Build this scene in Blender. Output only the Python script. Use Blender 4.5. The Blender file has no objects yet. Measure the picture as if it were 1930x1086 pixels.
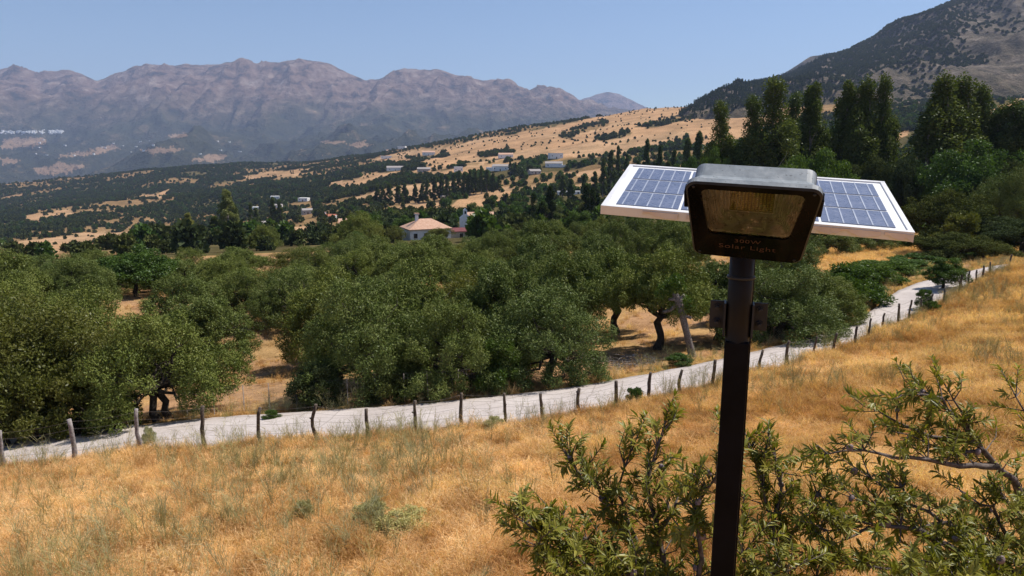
import bpy, bmesh, math, random
import numpy as np
from mathutils import Vector, Matrix

# ------------------------------------------------------------------ camera, world, sun, exposure
SC = bpy.context.scene
COL = SC.collection
F, CX, CY, PITCH, CZ = 1290.0, 965.0, 543.0, math.radians(11.0), 0.0
SP, CP = math.sin(PITCH), math.cos(PITCH)
SUN_AZ, SUN_EL = math.radians(68), math.radians(58)

cam = bpy.data.objects.new('camera', bpy.data.cameras.new('camera'))
COL.objects.link(cam)
cam.location = (0, 0, CZ)
cam.rotation_euler = (math.radians(90) - PITCH, 0, 0)
cam.data.sensor_width = 36.0
cam.data.lens = 36.0 * F / 1930.0
cam.data.clip_start = 0.05
cam.data.clip_end = 60000
SC.camera = cam

W = bpy.data.worlds.new('World'); SC.world = W; W.use_nodes = True
wn = W.node_tree
sky = wn.nodes.new('ShaderNodeTexSky'); sky.sky_type = 'NISHITA'; sky.sun_disc = False
sky.sun_elevation = SUN_EL; sky.sun_rotation = SUN_AZ
sky.altitude = 600; sky.air_density = 1.0; sky.dust_density = 0.1; sky.ozone_density = 3.6
bg = wn.nodes['Background']; bg.inputs['Strength'].default_value = 0.080
wn.links.new(sky.outputs[0], bg.inputs['Color'])

sl = bpy.data.lights.new('sun', 'SUN'); sl.energy = 4.8; sl.angle = math.radians(0.53); sl.color = (1.0, 0.93, 0.83)
so = bpy.data.objects.new('sun', sl); COL.objects.link(so)
SUND = Vector((math.sin(SUN_AZ) * math.cos(SUN_EL), math.cos(SUN_AZ) * math.cos(SUN_EL), math.sin(SUN_EL)))
so.rotation_euler = SUND.to_track_quat('Z', 'Y').to_euler()
so.location = SUND * 30

vs = SC.view_settings
vs.view_transform = 'Standard'; vs.look = 'None'; vs.exposure = 0.58; vs.gamma = 1.0; vs.use_curve_mapping = False
cy = SC.cycles
cy.max_bounces = 5; cy.diffuse_bounces = 2; cy.glossy_bounces = 3; cy.transmission_bounces = 4
cy.transparent_max_bounces = 6; cy.volume_bounces = 0; cy.caustics_reflective = False; cy.caustics_refractive = False
cy.use_denoising = True

# ------------------------------------------------------------------ helpers: noise, projection
def _h(ix, iy, seed):
    n = (ix.astype(np.int64) * 374761393 + iy.astype(np.int64) * 668265263 + seed * 1274126177) & 0x7fffffff
    n = ((n ^ (n >> 13)) * 1274126177) & 0x7fffffff
    n = (n ^ (n >> 16)) & 0x7fffffff
    return n / float(0x7fffffff)

def vnoise(x, y, seed=0):
    x = np.asarray(x, float); y = np.asarray(y, float)
    x0 = np.floor(x); y0 = np.floor(y); fx = x - x0; fy = y - y0
    fx = fx * fx * (3 - 2 * fx); fy = fy * fy * (3 - 2 * fy)
    a = _h(x0, y0, seed); b = _h(x0 + 1, y0, seed); c = _h(x0, y0 + 1, seed); d = _h(x0 + 1, y0 + 1, seed)
    return (a * (1 - fx) + b * fx) * (1 - fy) + (c * (1 - fx) + d * fx) * fy

def fbm(x, y, oct=4, seed=0, ridged=False):
    s = 0; a = 0.5; tot = 0
    for k in range(oct):
        n = vnoise(x * 2 ** k + 17.3 * k, y * 2 ** k - 9.1 * k, seed + k)
        if ridged: n = 1 - np.abs(2 * n - 1)
        s = s + a * n; tot += a; a *= 0.5
    return s / tot

def s_of(py): return np.tan(np.arctan((CY - np.asarray(py, float)) / F) - PITCH)
def ray(px, py):
    u = (px - CX) / F; v = (CY - py) / F
    return np.array((u, CP + v * SP, -SP + v * CP))
def at_depth(px, py, d): return Vector(ray(px, py) * d) + Vector((0, 0, CZ))
def project(x, y, z):
    x = np.asarray(x, float); y = np.asarray(y, float); z = np.asarray(z, float) - CZ
    fw = y * CP - z * SP; up = y * SP + z * CP
    fw = np.where(fw < 1e-3, 1e-3, fw)
    return CX + F * x / fw, CY - F * up / fw
def in_poly(px, py, poly):
    inside = np.zeros(np.shape(px), bool); n = len(poly)
    for i in range(n):
        x1, y1 = poly[i]; x2, y2 = poly[(i + 1) % n]
        if y1 == y2: continue
        c = ((y1 > py) != (y2 > py)) & (px < (x2 - x1) * (py - y1) / (y2 - y1) + x1)
        inside ^= c
    return inside
def sstep(a, b, x):
    t = np.clip((x - a) / (b - a), 0, 1); return t * t * (3 - 2 * t)

# ------------------------------------------------------------------ terrain height function
TCOL = [-400, 0, 200, 400, 600, 800, 1000, 1200, 1400, 1600, 1800, 1930, 2330]
TROW = [
 (40,   600, 592, 590, 588, 586, 584, 580, 572, 560, 545, 530, 520, 510),
 (60,   575, 560, 555, 548, 540, 530, 520, 512, 504, 497, 488, 482, 470),
 (100,  525, 513, 503, 496, 488, 482, 476, 470, 462, 455, 448, 440, 430),
 (170,  495, 484, 474, 466, 458, 447, 438, 430, 424, 418, 408, 400, 390),
 (300,  482, 474, 464, 452, 444, 420, 408, 398, 388, 375, 350, 330, 310),
 (500,  470, 462, 452, 440, 422, 387, 370, 350, 325, 300, 265, 240, 210),
 (800,  456, 447, 436, 420, 392, 343, 318, 290, 262, 240, 212, 190, 160),
 (1200, 435, 422, 405, 385, 350, 303, 268, 225, 190, 195, 190, 180, 140),
 (1700, 408, 388, 362, 345, 318, 279, 237, 203, 184, 190, 185, 175, 120),
 (2300, 372, 347, 309, 300, 299, 280, 245, 215, 200, 200, 190, 180, 130),
 (2900, 430, 430, 420, 415, 410, 400, 390, 380, 370, 360, 340, 330, 320),
 (3600, 460, 460, 450, 450, 450, 440, 430, 420, 420, 420, 420, 420, 420)]
_lt = (np.array(TCOL) - CX) / F
_ly = np.log([r[0] for r in TROW])
_S = s_of(np.array([r[1:] for r in TROW], float))
GT = np.linspace(_lt[0], _lt[-1], 220); GY = np.linspace(_ly[0], _ly[-1], 240)
_tmp = np.array([np.interp(GT, _lt, _S[i]) for i in range(len(_ly))])
GS = np.array([np.interp(GY, _ly, _tmp[:, j]) for j in range(len(GT))]).T
def _blur(a, ax, k):
    for _ in range(3):
        p = np.pad(a, [(k, k) if i == ax else (0, 0) for i in range(2)], mode='edge')
        c = np.cumsum(np.insert(p, 0, 0, axis=ax), axis=ax)
        n = 2 * k + 1
        a = (np.take(c, range(n, c.shape[ax]), axis=ax) - np.take(c, range(0, c.shape[ax] - n), axis=ax)) / n
    return a
GS = _blur(_blur(GS, 0, 3), 1, 6)

def table_s(t, ly):
    ft = np.clip((t - GT[0]) / (GT[-1] - GT[0]), 0, 1) * (len(GT) - 1.001)
    fy = np.clip((ly - GY[0]) / (GY[-1] - GY[0]), 0, 1) * (len(GY) - 1.001)
    i = ft.astype(int); j = fy.astype(int); a = ft - i; b = fy - j
    return (GS[j, i] * (1 - a) + GS[j, i + 1] * a) * (1 - b) + (GS[j + 1, i] * (1 - a) + GS[j + 1, i + 1] * a) * b

AMAX = math.radians(46)
def H(x, y):
    x = np.asarray(x, float); y = np.asarray(y, float)
    r = np.sqrt(x * x + y * y) + 1e-6
    ph = np.arctan2(x, y)
    pc = np.clip(ph, -AMAX, AMAX)
    Y = r * np.cos(pc)
    s = table_s(np.tan(pc), np.log(np.maximum(Y, 1.0)))
    back = sstep(AMAX, math.pi, np.abs(ph))
    s = s * (1 - back) + back * 0.06
    far = CZ + Y * s
    near = CZ - 4.2 - 0.215 * y + 0.09 * x + 0.0009 * y * y
    near = near + 2.1 * np.exp(-(((x - 43) / 7.5) ** 2 + ((y - 45) / 6.0) ** 2))
    near = near + 0.25 * (fbm(x / 9, y / 9, 2, 5) - 0.5)
    w = sstep(38, 62, r)
    bump = (fbm(x / 60, y / 60, 3, 3) - 0.5) * np.clip((r - 60) / 60, 0, 6) * 1.6
    bump = bump + (fbm(x / 420, y / 420, 3, 8) - 0.5) * np.clip((r - 400) / 500, 0, 1) * 40
    return near * (1 - w) + (far + bump) * w

_YS = np.geomspace(2.0, 3000, 5000)
def hit(px, py):
    """the ground point seen at a pixel of the photograph"""
    d = ray(px, py)
    X = _YS * d[0] / d[1]; Z = CZ + _YS * d[2] / d[1]
    g = H(X, _YS) - Z
    k = np.argmax(g > 0)
    if k == 0: k = len(_YS) - 1
    a = g[k] / (g[k] - g[k - 1] + 1e-9)
    Y = _YS[k] * (1 - a) + _YS[k - 1] * a
    x = Y * d[0] / d[1]
    return Vector((x, Y, float(H(x, Y))))
def at_Y(px, Y):
    """ground point in the column px at forward distance Y"""
    t = (px - CX) / F
    for _ in range(4):
        z = float(H(t * Y, Y)); v = math.tan(math.atan2(z - CZ, Y) + PITCH)
        t = (px - CX) / F / (CP + v * SP)
    return Vector((t * Y, Y, float(H(t * Y, Y))))

# ------------------------------------------------------------------ helpers: objects
def tag(o, label=None, cat=None, group=None, kind=None):
    if label: o['label'] = label
    if cat: o['category'] = cat
    if group: o['group'] = group
    if kind: o['kind'] = kind
    return o
def link(name, me, parent=None, mat=None):
    o = bpy.data.objects.new(name, me); COL.objects.link(o)
    if mat is not None and me is not None and len(me.materials) == 0: me.materials.append(mat)
    if parent is not None: o.parent = parent
    return o
def empty(name, loc, rz=0.0, scale=None):
    o = bpy.data.objects.new(name, None); COL.objects.link(o)
    o.location = loc; o.rotation_euler = (0, 0, rz); o.empty_display_size = 0.2
    if scale: o.scale = scale
    return o
def mesh_np(name, V, Fq, mat=None, smooth=False, var=None, col=None):
    """V (n,3); Fq (m,k) faces of k corners"""
    V = np.asarray(V, np.float32); Fq = np.asarray(Fq, np.int32)
    me = bpy.data.meshes.new(name); k = Fq.shape[1]
    me.vertices.add(len(V)); me.vertices.foreach_set('co', V.ravel())
    me.loops.add(Fq.size); me.loops.foreach_set('vertex_index', Fq.ravel())
    me.polygons.add(len(Fq)); me.polygons.foreach_set('loop_start', np.arange(0, Fq.size, k, dtype=np.int32))
    me.update(calc_edges=True)
    if smooth: me.polygons.foreach_set('use_smooth', np.ones(len(Fq), bool))
    if var is not None:
        a = me.attributes.new('var', 'FLOAT', 'POINT'); a.data.foreach_set('value', np.asarray(var, np.float32))
    if col is not None:
        a = me.attributes.new('tint', 'FLOAT_COLOR', 'POINT')
        a.data.foreach_set('color', np.hstack([col, np.ones((len(V), 1))]).astype(np.float32).ravel())
    if mat: me.materials.append(mat)
    return me
def mesh_bm(name, bm, mat=None, smooth=False):
    me = bpy.data.meshes.new(name); bm.normal_update(); bm.to_mesh(me); bm.free()
    if smooth:
        for p in me.polygons: p.use_smooth = True
    if mat: me.materials.append(mat)
    return me
def bm_box(bm, c, s, rot=None, bevel=0.0):
    r = bmesh.ops.create_cube(bm, size=1.0)
    vs_ = r['verts']
    M = Matrix.Translation(Vector(c)) @ (rot.to_4x4() if rot else Matrix.Identity(4)) @ Matrix.Diagonal((s[0], s[1], s[2], 1))
    bmesh.ops.transform(bm, matrix=M, verts=vs_)
    if bevel > 0:
        es = list({e for v in vs_ for e in v.link_edges})
        bmesh.ops.bevel(bm, geom=es, offset=bevel, segments=2, profile=0.6, affect='EDGES')
def tube_np(P, R, n=7, cap=True):
    """tapered tube along points P with radii R -> V, quads"""
    P = np.asarray(P, float); R = np.asarray(R, float); m = len(P)
    T = np.gradient(P, axis=0); T /= (np.linalg.norm(T, axis=1, keepdims=True) + 1e-9)
    V = []; a = np.array((0.31, 0.83, 0.17))
    for i in range(m):
        e1 = np.cross(T[i], a)
        if np.linalg.norm(e1) < 0.1: e1 = np.cross(T[i], (1, 0, 0))
        e1 /= np.linalg.norm(e1); e2 = np.cross(T[i], e1)
        an = np.arange(n) * 2 * math.pi / n
        V.append(P[i] + R[i] * (np.cos(an)[:, None] * e1 + np.sin(an)[:, None] * e2))
    V = np.vstack(V); q = []
    for i in range(m - 1):
        for j in range(n):
            k = (j + 1) % n
            q.append((i * n + j, i * n + k, (i + 1) * n + k, (i + 1) * n + j))
    if cap:
        for b in (0, (m - 1) * n):
            c = len(V); V = np.vstack([V, P[0 if b == 0 else -1]])
            for j in range(n): q.append((b + j, b + (j + 1) % n, c, c))
    return V, np.array(q, int)
class Acc:
    """collects pieces of ONE mesh"""
    def __init__(s): s.V = []; s.Q = []; s.n = 0; s.A = []
    def add(s, V, Q, var=None):
        s.V.append(np.asarray(V)); s.Q.append(np.asarray(Q) + s.n); s.n += len(V)
        s.A.append(np.full(len(V), 0.5) if var is None else np.broadcast_to(var, (len(V),)))
    def tube(s, P, R, n=7, var=None): s.add(*tube_np(P, R, n), var=var)
    def mesh(s, name, mat, smooth=True):
        V = np.vstack(s.V); Q = np.vstack(s.Q)
        # degenerate cap quads become triangles through from_pydata
        deg = Q[:, 2] == Q[:, 3]
        me = bpy.data.meshes.new(name)
        me.from_pydata(V.tolist(), [], [tuple(q[:3]) if d else tuple(q) for q, d in zip(Q.tolist(), deg)])
        a = me.attributes.new('var', 'FLOAT', 'POINT'); a.data.foreach_set('value', np.concatenate(s.A).astype(np.float32))
        if smooth: me.polygons.foreach_set('use_smooth', np.ones(len(me.polygons), bool))
        if mat: me.materials.append(mat)
        return me

# ------------------------------------------------------------------ materials
def new_mat(name):
    m = bpy.data.materials.new(name); m.use_nodes = True
    nt = m.node_tree; nt.nodes.clear()
    out = nt.nodes.new('ShaderNodeOutputMaterial')
    return m, nt, out
def N(nt, t, **kw):
    n = nt.nodes.new(t)
    for k, v in kw.items():
        if k in n.inputs.keys() if isinstance(k, str) else False: n.inputs[k].default_value = v
        else: setattr(n, k, v)
    return n
def setin(n, **kw):
    for k, v in kw.items(): n.inputs[k.replace('_', ' ')].default_value = v
    return n
def noise(nt, vec, scale, detail=4, rough=0.55):
    n = nt.nodes.new('ShaderNodeTexNoise'); setin(n, Scale=scale, Detail=detail, Roughness=rough)
    if vec is not None: nt.links.new(vec, n.inputs['Vector'])
    return n.outputs['Fac']
def ramp(nt, fac, stops):
    r = nt.nodes.new('ShaderNodeValToRGB'); e = r.color_ramp.elements
    while len(e) < len(stops): e.new(0.5)
    for el, (p, c) in zip(e, stops):
        el.position = p; el.color = (*c, 1) if len(c) == 3 else c
    nt.links.new(fac, r.inputs[0]); return r.outputs[0]
def mix(nt, fac, a, b, mode='MIX'):
    m = nt.nodes.new('ShaderNodeMix'); m.data_type = 'RGBA'; m.blend_type = mode
    for sock, v in ((m.inputs[0], fac), (m.inputs[6], a), (m.inputs[7], b)):
        if hasattr(v, 'links'): nt.links.new(v, sock)
        elif isinstance(v, (int, float)): sock.default_value = v
        else: sock.default_value = (*v, 1)
    return m.outputs[2]
def math_n(nt, op, a, b=0.0):
    m = nt.nodes.new('ShaderNodeMath'); m.operation = op
    for sock, v in zip(m.inputs, (a, b)):
        if hasattr(v, 'links'): nt.links.new(v, sock)
        else: sock.default_value = v
    return m.outputs[0]
def attr(nt, name, typ='GEOMETRY', out='Fac'):
    a = nt.nodes.new('ShaderNodeAttribute'); a.attribute_name = name; a.attribute_type = typ
    return a.outputs[out]
def gpos(nt): return nt.nodes.new('ShaderNodeNewGeometry').outputs['Position']
def opos(nt): return nt.nodes.new('ShaderNodeTexCoord').outputs['Object']
def bump(nt, h, strength=0.4, dist=0.05):
    b = nt.nodes.new('ShaderNodeBump'); setin(b, Strength=strength, Distance=dist)
    nt.links.new(h, b.inputs['Height']); return b.outputs[0]

def surf_mat(name, stops, scale=6.0, rough=0.8, metal=0.0, bumpd=0.0, detail=5, spec=0.3, coord='obj', speck=None):
    m, nt, out = new_mat(name)
    p = nt.nodes.new('ShaderNodeBsdfPrincipled'); setin(p, Roughness=rough, Metallic=metal)
    p.inputs['Specular IOR Level'].default_value = spec
    v = opos(nt) if coord == 'obj' else gpos(nt)
    f = noise(nt, v, scale, detail)
    c = ramp(nt, f, stops)
    if speck:
        f2 = noise(nt, v, speck[0], 2)
        c = mix(nt, ramp(nt, f2, [(speck[1], (0, 0, 0)), (speck[1] + 0.06, (1, 1, 1))]), c, speck[2])
    nt.links.new(c, p.inputs['Base Color'])
    if bumpd > 0: nt.links.new(bump(nt, f, 0.7, bumpd), p.inputs['Normal'])
    nt.links.new(p.outputs[0], out.inputs[0]); return m

def leaf_mat(name, dark, mid, light, trans=0.3, gloss=0.05, hue=0.25, patch=None):
    m, nt, out = new_mat(name)
    v = attr(nt, 'var')
    oi = nt.nodes.new('ShaderNodeObjectInfo')
    c = ramp(nt, v, [(0.0, dark), (0.5, mid), (1.0, light)])
    # a tree's own tone: some greyer, some yellower
    t = mix(nt, oi.outputs['Random'], (1 - hue * 0.5, 1 - hue * 0.35, 1.0), (1 + hue * 0.7, 1 + hue * 0.35, 1 - hue * 0.4))
    c = mix(nt, 1.0, c, t, 'MULTIPLY')
    if patch:      # stands of bleached and of reddish stalks across the field
        for sc_, lo, hi in patch:
            c = mix(nt, 1.0, c, ramp(nt, noise(nt, oi.outputs['Location'], sc_, 3), [(0.36, lo), (0.5, (1, 1, 1)), (0.64, hi)]), 'MULTIPLY')
    d = nt.nodes.new('ShaderNodeBsdfDiffuse'); nt.links.new(c, d.inputs[0])
    tr = nt.nodes.new('ShaderNodeBsdfTranslucent')
    nt.links.new(mix(nt, 1.0, c, (1.15, 1.25, 0.6), 'MULTIPLY'), tr.inputs[0])
    ms = nt.nodes.new('ShaderNodeMixShader'); ms.inputs[0].default_value = trans
    nt.links.new(d.outputs[0], ms.inputs[1]); nt.links.new(tr.outputs[0], ms.inputs[2])
    g = nt.nodes.new('ShaderNodeBsdfGlossy'); setin(g, Roughness=0.42); g.inputs[0].default_value = (0.9, 0.95, 1, 1)
    m2 = nt.nodes.new('ShaderNodeMixShader'); m2.inputs[0].default_value = gloss
    nt.links.new(ms.outputs[0], m2.inputs[1]); nt.links.new(g.outputs[0], m2.inputs[2])
    nt.links.new(m2.outputs[0], out.inputs[0]); return m

M = {}
M['olive'] = leaf_mat('olive_leaf', (0.040, 0.062, 0.012), (0.110, 0.142, 0.034), (0.23, 0.255, 0.085), 0.10, 0.010)
M['poplar'] = leaf_mat('poplar_leaf', (0.030, 0.048, 0.012), (0.070, 0.100, 0.024), (0.15, 0.17, 0.05), 0.25, 0.012)
M['pale_poplar'] = leaf_mat('pale_poplar_leaf', (0.10, 0.115, 0.026), (0.20, 0.21, 0.055), (0.32, 0.30, 0.095), 0.22, 0.012)
M['green'] = leaf_mat('broad_leaf', (0.028, 0.052, 0.010), (0.060, 0.105, 0.020), (0.12, 0.18, 0.04), 0.28, 0.012)
M['dry'] = leaf_mat('yellowing_leaf', (0.055, 0.066, 0.014), (0.112, 0.120, 0.028), (0.19, 0.18, 0.055), 0.28, 0.01)
M['scrub'] = leaf_mat('scrub_leaf', (0.030, 0.042, 0.017), (0.058, 0.075, 0.030), (0.10, 0.115, 0.050), 0.15, 0.0, hue=0.45)
M['pine'] = leaf_mat('conifer_leaf', (0.016, 0.028, 0.010), (0.032, 0.052, 0.018), (0.06, 0.085, 0.03), 0.12, 0.0)
M['almond'] = leaf_mat('almond_leaf', (0.080, 0.092, 0.010), (0.190, 0.190, 0.026), (0.37, 0.325, 0.075), 0.34, 0.020, hue=0.0)
M['straw'] = leaf_mat('dry_grass', (0.34, 0.180, 0.072), (0.66, 0.395, 0.178), (0.87, 0.63, 0.36), 0.38, 0.0, hue=0.2, patch=((0.22, (0.76, 0.66, 0.56), (1.12, 1.16, 1.24)), (1.1, (0.66, 0.56, 0.48), (1.12, 1.15, 1.20))))
M['weed'] = leaf_mat('grey_green_weed', (0.20, 0.20, 0.085), (0.36, 0.35, 0.17), (0.52, 0.47, 0.28), 0.25, 0.0, hue=0.3)
M['bark'] = surf_mat('bark', [(0.3, (0.020, 0.016, 0.012)), (0.6, (0.060, 0.048, 0.036)), (0.8, (0.10, 0.085, 0.07))], 9, 0.9, bumpd=0.03)
M['grey_bark'] = surf_mat('grey_bark', [(0.3, (0.09, 0.075, 0.065)), (0.55, (0.21, 0.185, 0.165)), (0.8, (0.34, 0.31, 0.28))], 14, 0.9, bumpd=0.03)
M['dead_wood'] = surf_mat('dead_wood', [(0.3, (0.065, 0.055, 0.048)), (0.55, (0.17, 0.145, 0.13)), (0.8, (0.28, 0.25, 0.23))], 14, 0.9, bumpd=0.03)
M['twig'] = surf_mat('twig_bark', [(0.3, (0.035, 0.026, 0.022)), (0.6, (0.12, 0.095, 0.085)), (0.8, (0.24, 0.20, 0.18))], 30, 0.8, bumpd=0.004)
M['post'] = surf_mat('post_wood', [(0.3, (0.035, 0.026, 0.020)), (0.55, (0.105, 0.080, 0.062)), (0.8, (0.19, 0.155, 0.13))], 11, 0.9, bumpd=0.02)
M['post_grey'] = surf_mat('weathered_post_wood', [(0.3, (0.15, 0.13, 0.125)), (0.55, (0.27, 0.24, 0.235)), (0.8, (0.37, 0.34, 0.33))], 14, 0.9, bumpd=0.02)
M['wire'] = surf_mat('fence_wire', [(0.4, (0.14, 0.12, 0.11)), (0.6, (0.24, 0.21, 0.19))], 20, 0.6, metal=0.5)
M['white_wall'] = surf_mat('whitewash', [(0.35, (0.70, 0.70, 0.70)), (0.65, (0.82, 0.82, 0.82))], 0.8, 0.9)
M['terracotta'] = surf_mat('roof_tile', [(0.3, (0.38, 0.22, 0.15)), (0.6, (0.48, 0.31, 0.225)), (0.8, (0.54, 0.38, 0.29))], 2.2, 0.9)
M['red_roof'] = surf_mat('red_roof', [(0.3, (0.35, 0.11, 0.06)), (0.7, (0.45, 0.17, 0.10))], 2, 0.9)
M['grey_roof'] = surf_mat('grey_roof', [(0.3, (0.22, 0.20, 0.19)), (0.7, (0.34, 0.31, 0.30))], 2, 0.9)
M['maroon_roof'] = surf_mat('maroon_roof', [(0.3, (0.12, 0.030, 0.030)), (0.7, (0.17, 0.050, 0.048))], 2, 0.6)
M['pane'] = surf_mat('window_glass', [(0.4, (0.012, 0.016, 0.022)), (0.6, (0.03, 0.036, 0.045))], 1, 0.15, spec=0.5)
M['wood_door'] = surf_mat('door_wood', [(0.3, (0.05, 0.03, 0.02)), (0.7, (0.10, 0.06, 0.04))], 5, 0.6)
M['stone'] = surf_mat('pale_stone', [(0.3, (0.28, 0.25, 0.22)), (0.7, (0.52, 0.49, 0.45))], 8, 0.9, bumpd=0.02)
# ------------------------------------------------------------------ where the lane runs (read off the photograph, laid on the ground)
NEAR_PX = [(-420, 905), (-200, 897), (0, 880), (145, 867), (270, 854), (386, 842), (493, 836), (602, 830), (693, 824), (783, 815), (871, 806),
           (952, 798), (1022, 789), (1093, 778), (1160, 768), (1224, 754), (1283, 741), (1343, 727), (1432, 704), (1486, 689), (1533, 674),
           (1572, 662), (1610, 650), (1640, 638), (1664, 624), (1692, 609), (1712, 600), (1733, 590), (1755, 579), (1780, 566), (1808, 549),
           (1830, 536), (1852, 524), (1870, 516)]
FAR_PX = [(-420, 858), (-200, 848), (0, 832), (130, 822), (300, 797), (400, 789), (500, 783), (620, 776), (730, 768), (860, 758), (960, 748),
          (1060, 735), (1140, 722), (1240, 703), (1340, 683), (1430, 664), (1520, 640), (1570, 624), (1610, 608), (1640, 590), (1660, 573),
          (1680, 556), (1700, 544), (1730, 532), (1770, 524), (1800, 519), (1840, 510), (1870, 503)]
near_e = [hit(*p) for p in NEAR_PX]; far_e = [hit(*p) for p in FAR_PX]
def resample(P, n):
    P = np.array([tuple(p) for p in P]); d = np.concatenate([[0], np.cumsum(np.linalg.norm(np.diff(P[:, :2], axis=0), axis=1))])
    q = np.linspace(0, d[-1], n)
    R = np.stack([np.interp(q, d, P[:, k]) for k in range(3)], 1)
    return R
NR = 240
ne = resample(near_e, NR); fe = resample(far_e, NR)
for arr in (ne, fe):
    for k in range(2):
        p = np.pad(arr[:, k], 9, mode='reflect', reflect_type='odd'); arr[:, k] = np.convolve(p, np.ones(19) / 19, mode='valid')
# the lane carries on round the hump of the field
def extend(arr, off):
    d = arr[-1] - arr[-12]; d /= np.linalg.norm(d[:2])
    ex = [arr[-1] + d * k * 1.2 + np.array((0.02 * k * k, -0.012 * k * k, 0)) for k in range(1, 40)]
    return np.vstack([arr, ex])
ne = extend(ne, 0); fe = extend(fe, 0); NR = len(ne)
mid = (ne + fe) / 2
def road_y_near(x): return np.interp(x, ne[:, 0], ne[:, 1])
def road_y_far(x): return np.interp(x, fe[:, 0], fe[:, 1])
def on_road(x, y, m=0.0): return (y > road_y_near(x) - m) & (y < road_y_far(x) + m) & (x > ne[0, 0] - 5) & (x < ne[-1, 0])

# ------------------------------------------------------------------ tilled and mown ground seen between the trees
TAN = [
 [(690,302),(760,286),(900,266),(1020,242),(1150,214),(1280,192),(1350,182),(1420,190),(1480,186),(1560,182),(1500,215),(1420,245),(1300,258),(1200,285),(1130,298),(1000,296),(900,308),(800,312)],
 [(670,330),(760,318),(870,306),(870,313),(770,328),(700,338)],
 [(800,324),(900,311),(985,305),(985,313),(880,328),(810,334)],
 [(660,372),(700,363),(760,352),(870,341),(905,346),(800,373),(700,382),(660,382)],
 [(785,416),(860,379),(950,352),(1050,346),(1052,353),(980,369),(930,392),(870,407),(825,416)],
 [(700,404),(760,387),(850,377),(800,402),(720,412)],
 [(490,442),(540,427),(640,421),(700,407),(700,417),(640,440),(560,444)],
 [(0,472),(30,457),(130,442),(230,437),(300,432),(390,424),(390,433),(260,454),(150,472),(60,484),(0,484)],
 [(450,332),(520,323),(605,316),(565,333),(470,340)],
 [(40,406),(130,396),(140,406),(60,420)], [(258,372),(322,356),(302,374)], [(0,374),(45,366),(40,372),(0,380)],
 [(620,345),(700,332),(760,326),(700,346),(640,354)],
 [(1050,330),(1130,318),(1190,316),(1120,334)], [(1080,350),(1130,340),(1140,350),(1090,362)],
 [(930,470),(1000,441),(1080,431),(1100,434),(1050,448),(980,464)],
 [(1530,484),(1600,456),(1700,440),(1840,436),(1840,468),(1700,494),(1600,508)],
 [(1640,280),(1712,240),(1706,256),(1660,290)], [(1800,222),(1930,188),(1960,190),(1960,200),(1850,220)],
 [(1280,235),(1480,190),(1560,188),(1480,240),(1300,262)], [(1290,215),(1400,200),(1450,262),(1300,280)],
]
DARKBAND = [[(1050,256),(1090,238),(1140,228),(1150,236),(1110,248),(1075,260)], [(1190,242),(1250,226),(1310,214),(1310,224),(1250,238)],
            [(700,318),(790,306),(800,316),(720,328)], [(760,300),(840,288),(850,296),(780,308)],
            [(1120,262),(1180,246),(1190,254),(1140,270)], [(900,290),(960,280),(970,287),(910,298)]]
def tan_mask(px, py):
    m = np.zeros(np.shape(px), bool)
    jx = px + 14 * (fbm(px / 30, py / 12, 2, 41) - 0.5); jy = py + 8 * (fbm(px / 30, py / 12, 2, 47) - 0.5)
    for p in TAN: m |= in_poly(jx, jy, p)
    for p in DARKBAND: m &= ~in_poly(jx, jy, p)
    return m

# ------------------------------------------------------------------ ground sheet
def ground_mat():
    m, nt, out = new_mat('ground_soil')
    p = nt.nodes.new('ShaderNodeBsdfDiffuse')
    g = gpos(nt)
    base = attr(nt, 'tint', out='Color')
    f1 = noise(nt, g, 0.7, 6); f2 = noise(nt, g, 7.0, 5); f3 = noise(nt, g, 0.035, 6)
    c = mix(nt, 1.0, base, ramp(nt, f1, [(0.3, (0.62, 0.58, 0.52)), (0.55, (1, 1, 1)), (0.75, (1.25, 1.2, 1.12))]), 'MULTIPLY')
    c = mix(nt, 1.0, c, ramp(nt, f2, [(0.3, (0.72, 0.70, 0.66)), (0.6, (1.1, 1.1, 1.1))]), 'MULTIPLY')
    c = mix(nt, 1.0, c, ramp(nt, f3, [(0.32, (0.72, 0.74, 0.70)), (0.6, (1.12, 1.08, 1.04))]), 'MULTIPLY')
    nt.links.new(c, p.inputs[0])
    nt.links.new(bump(nt, f2, 0.8, 0.06), p.inputs['Normal'])
    nt.links.new(p.outputs[0], out.inputs[0]); return m
M['ground'] = ground_mat()
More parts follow.
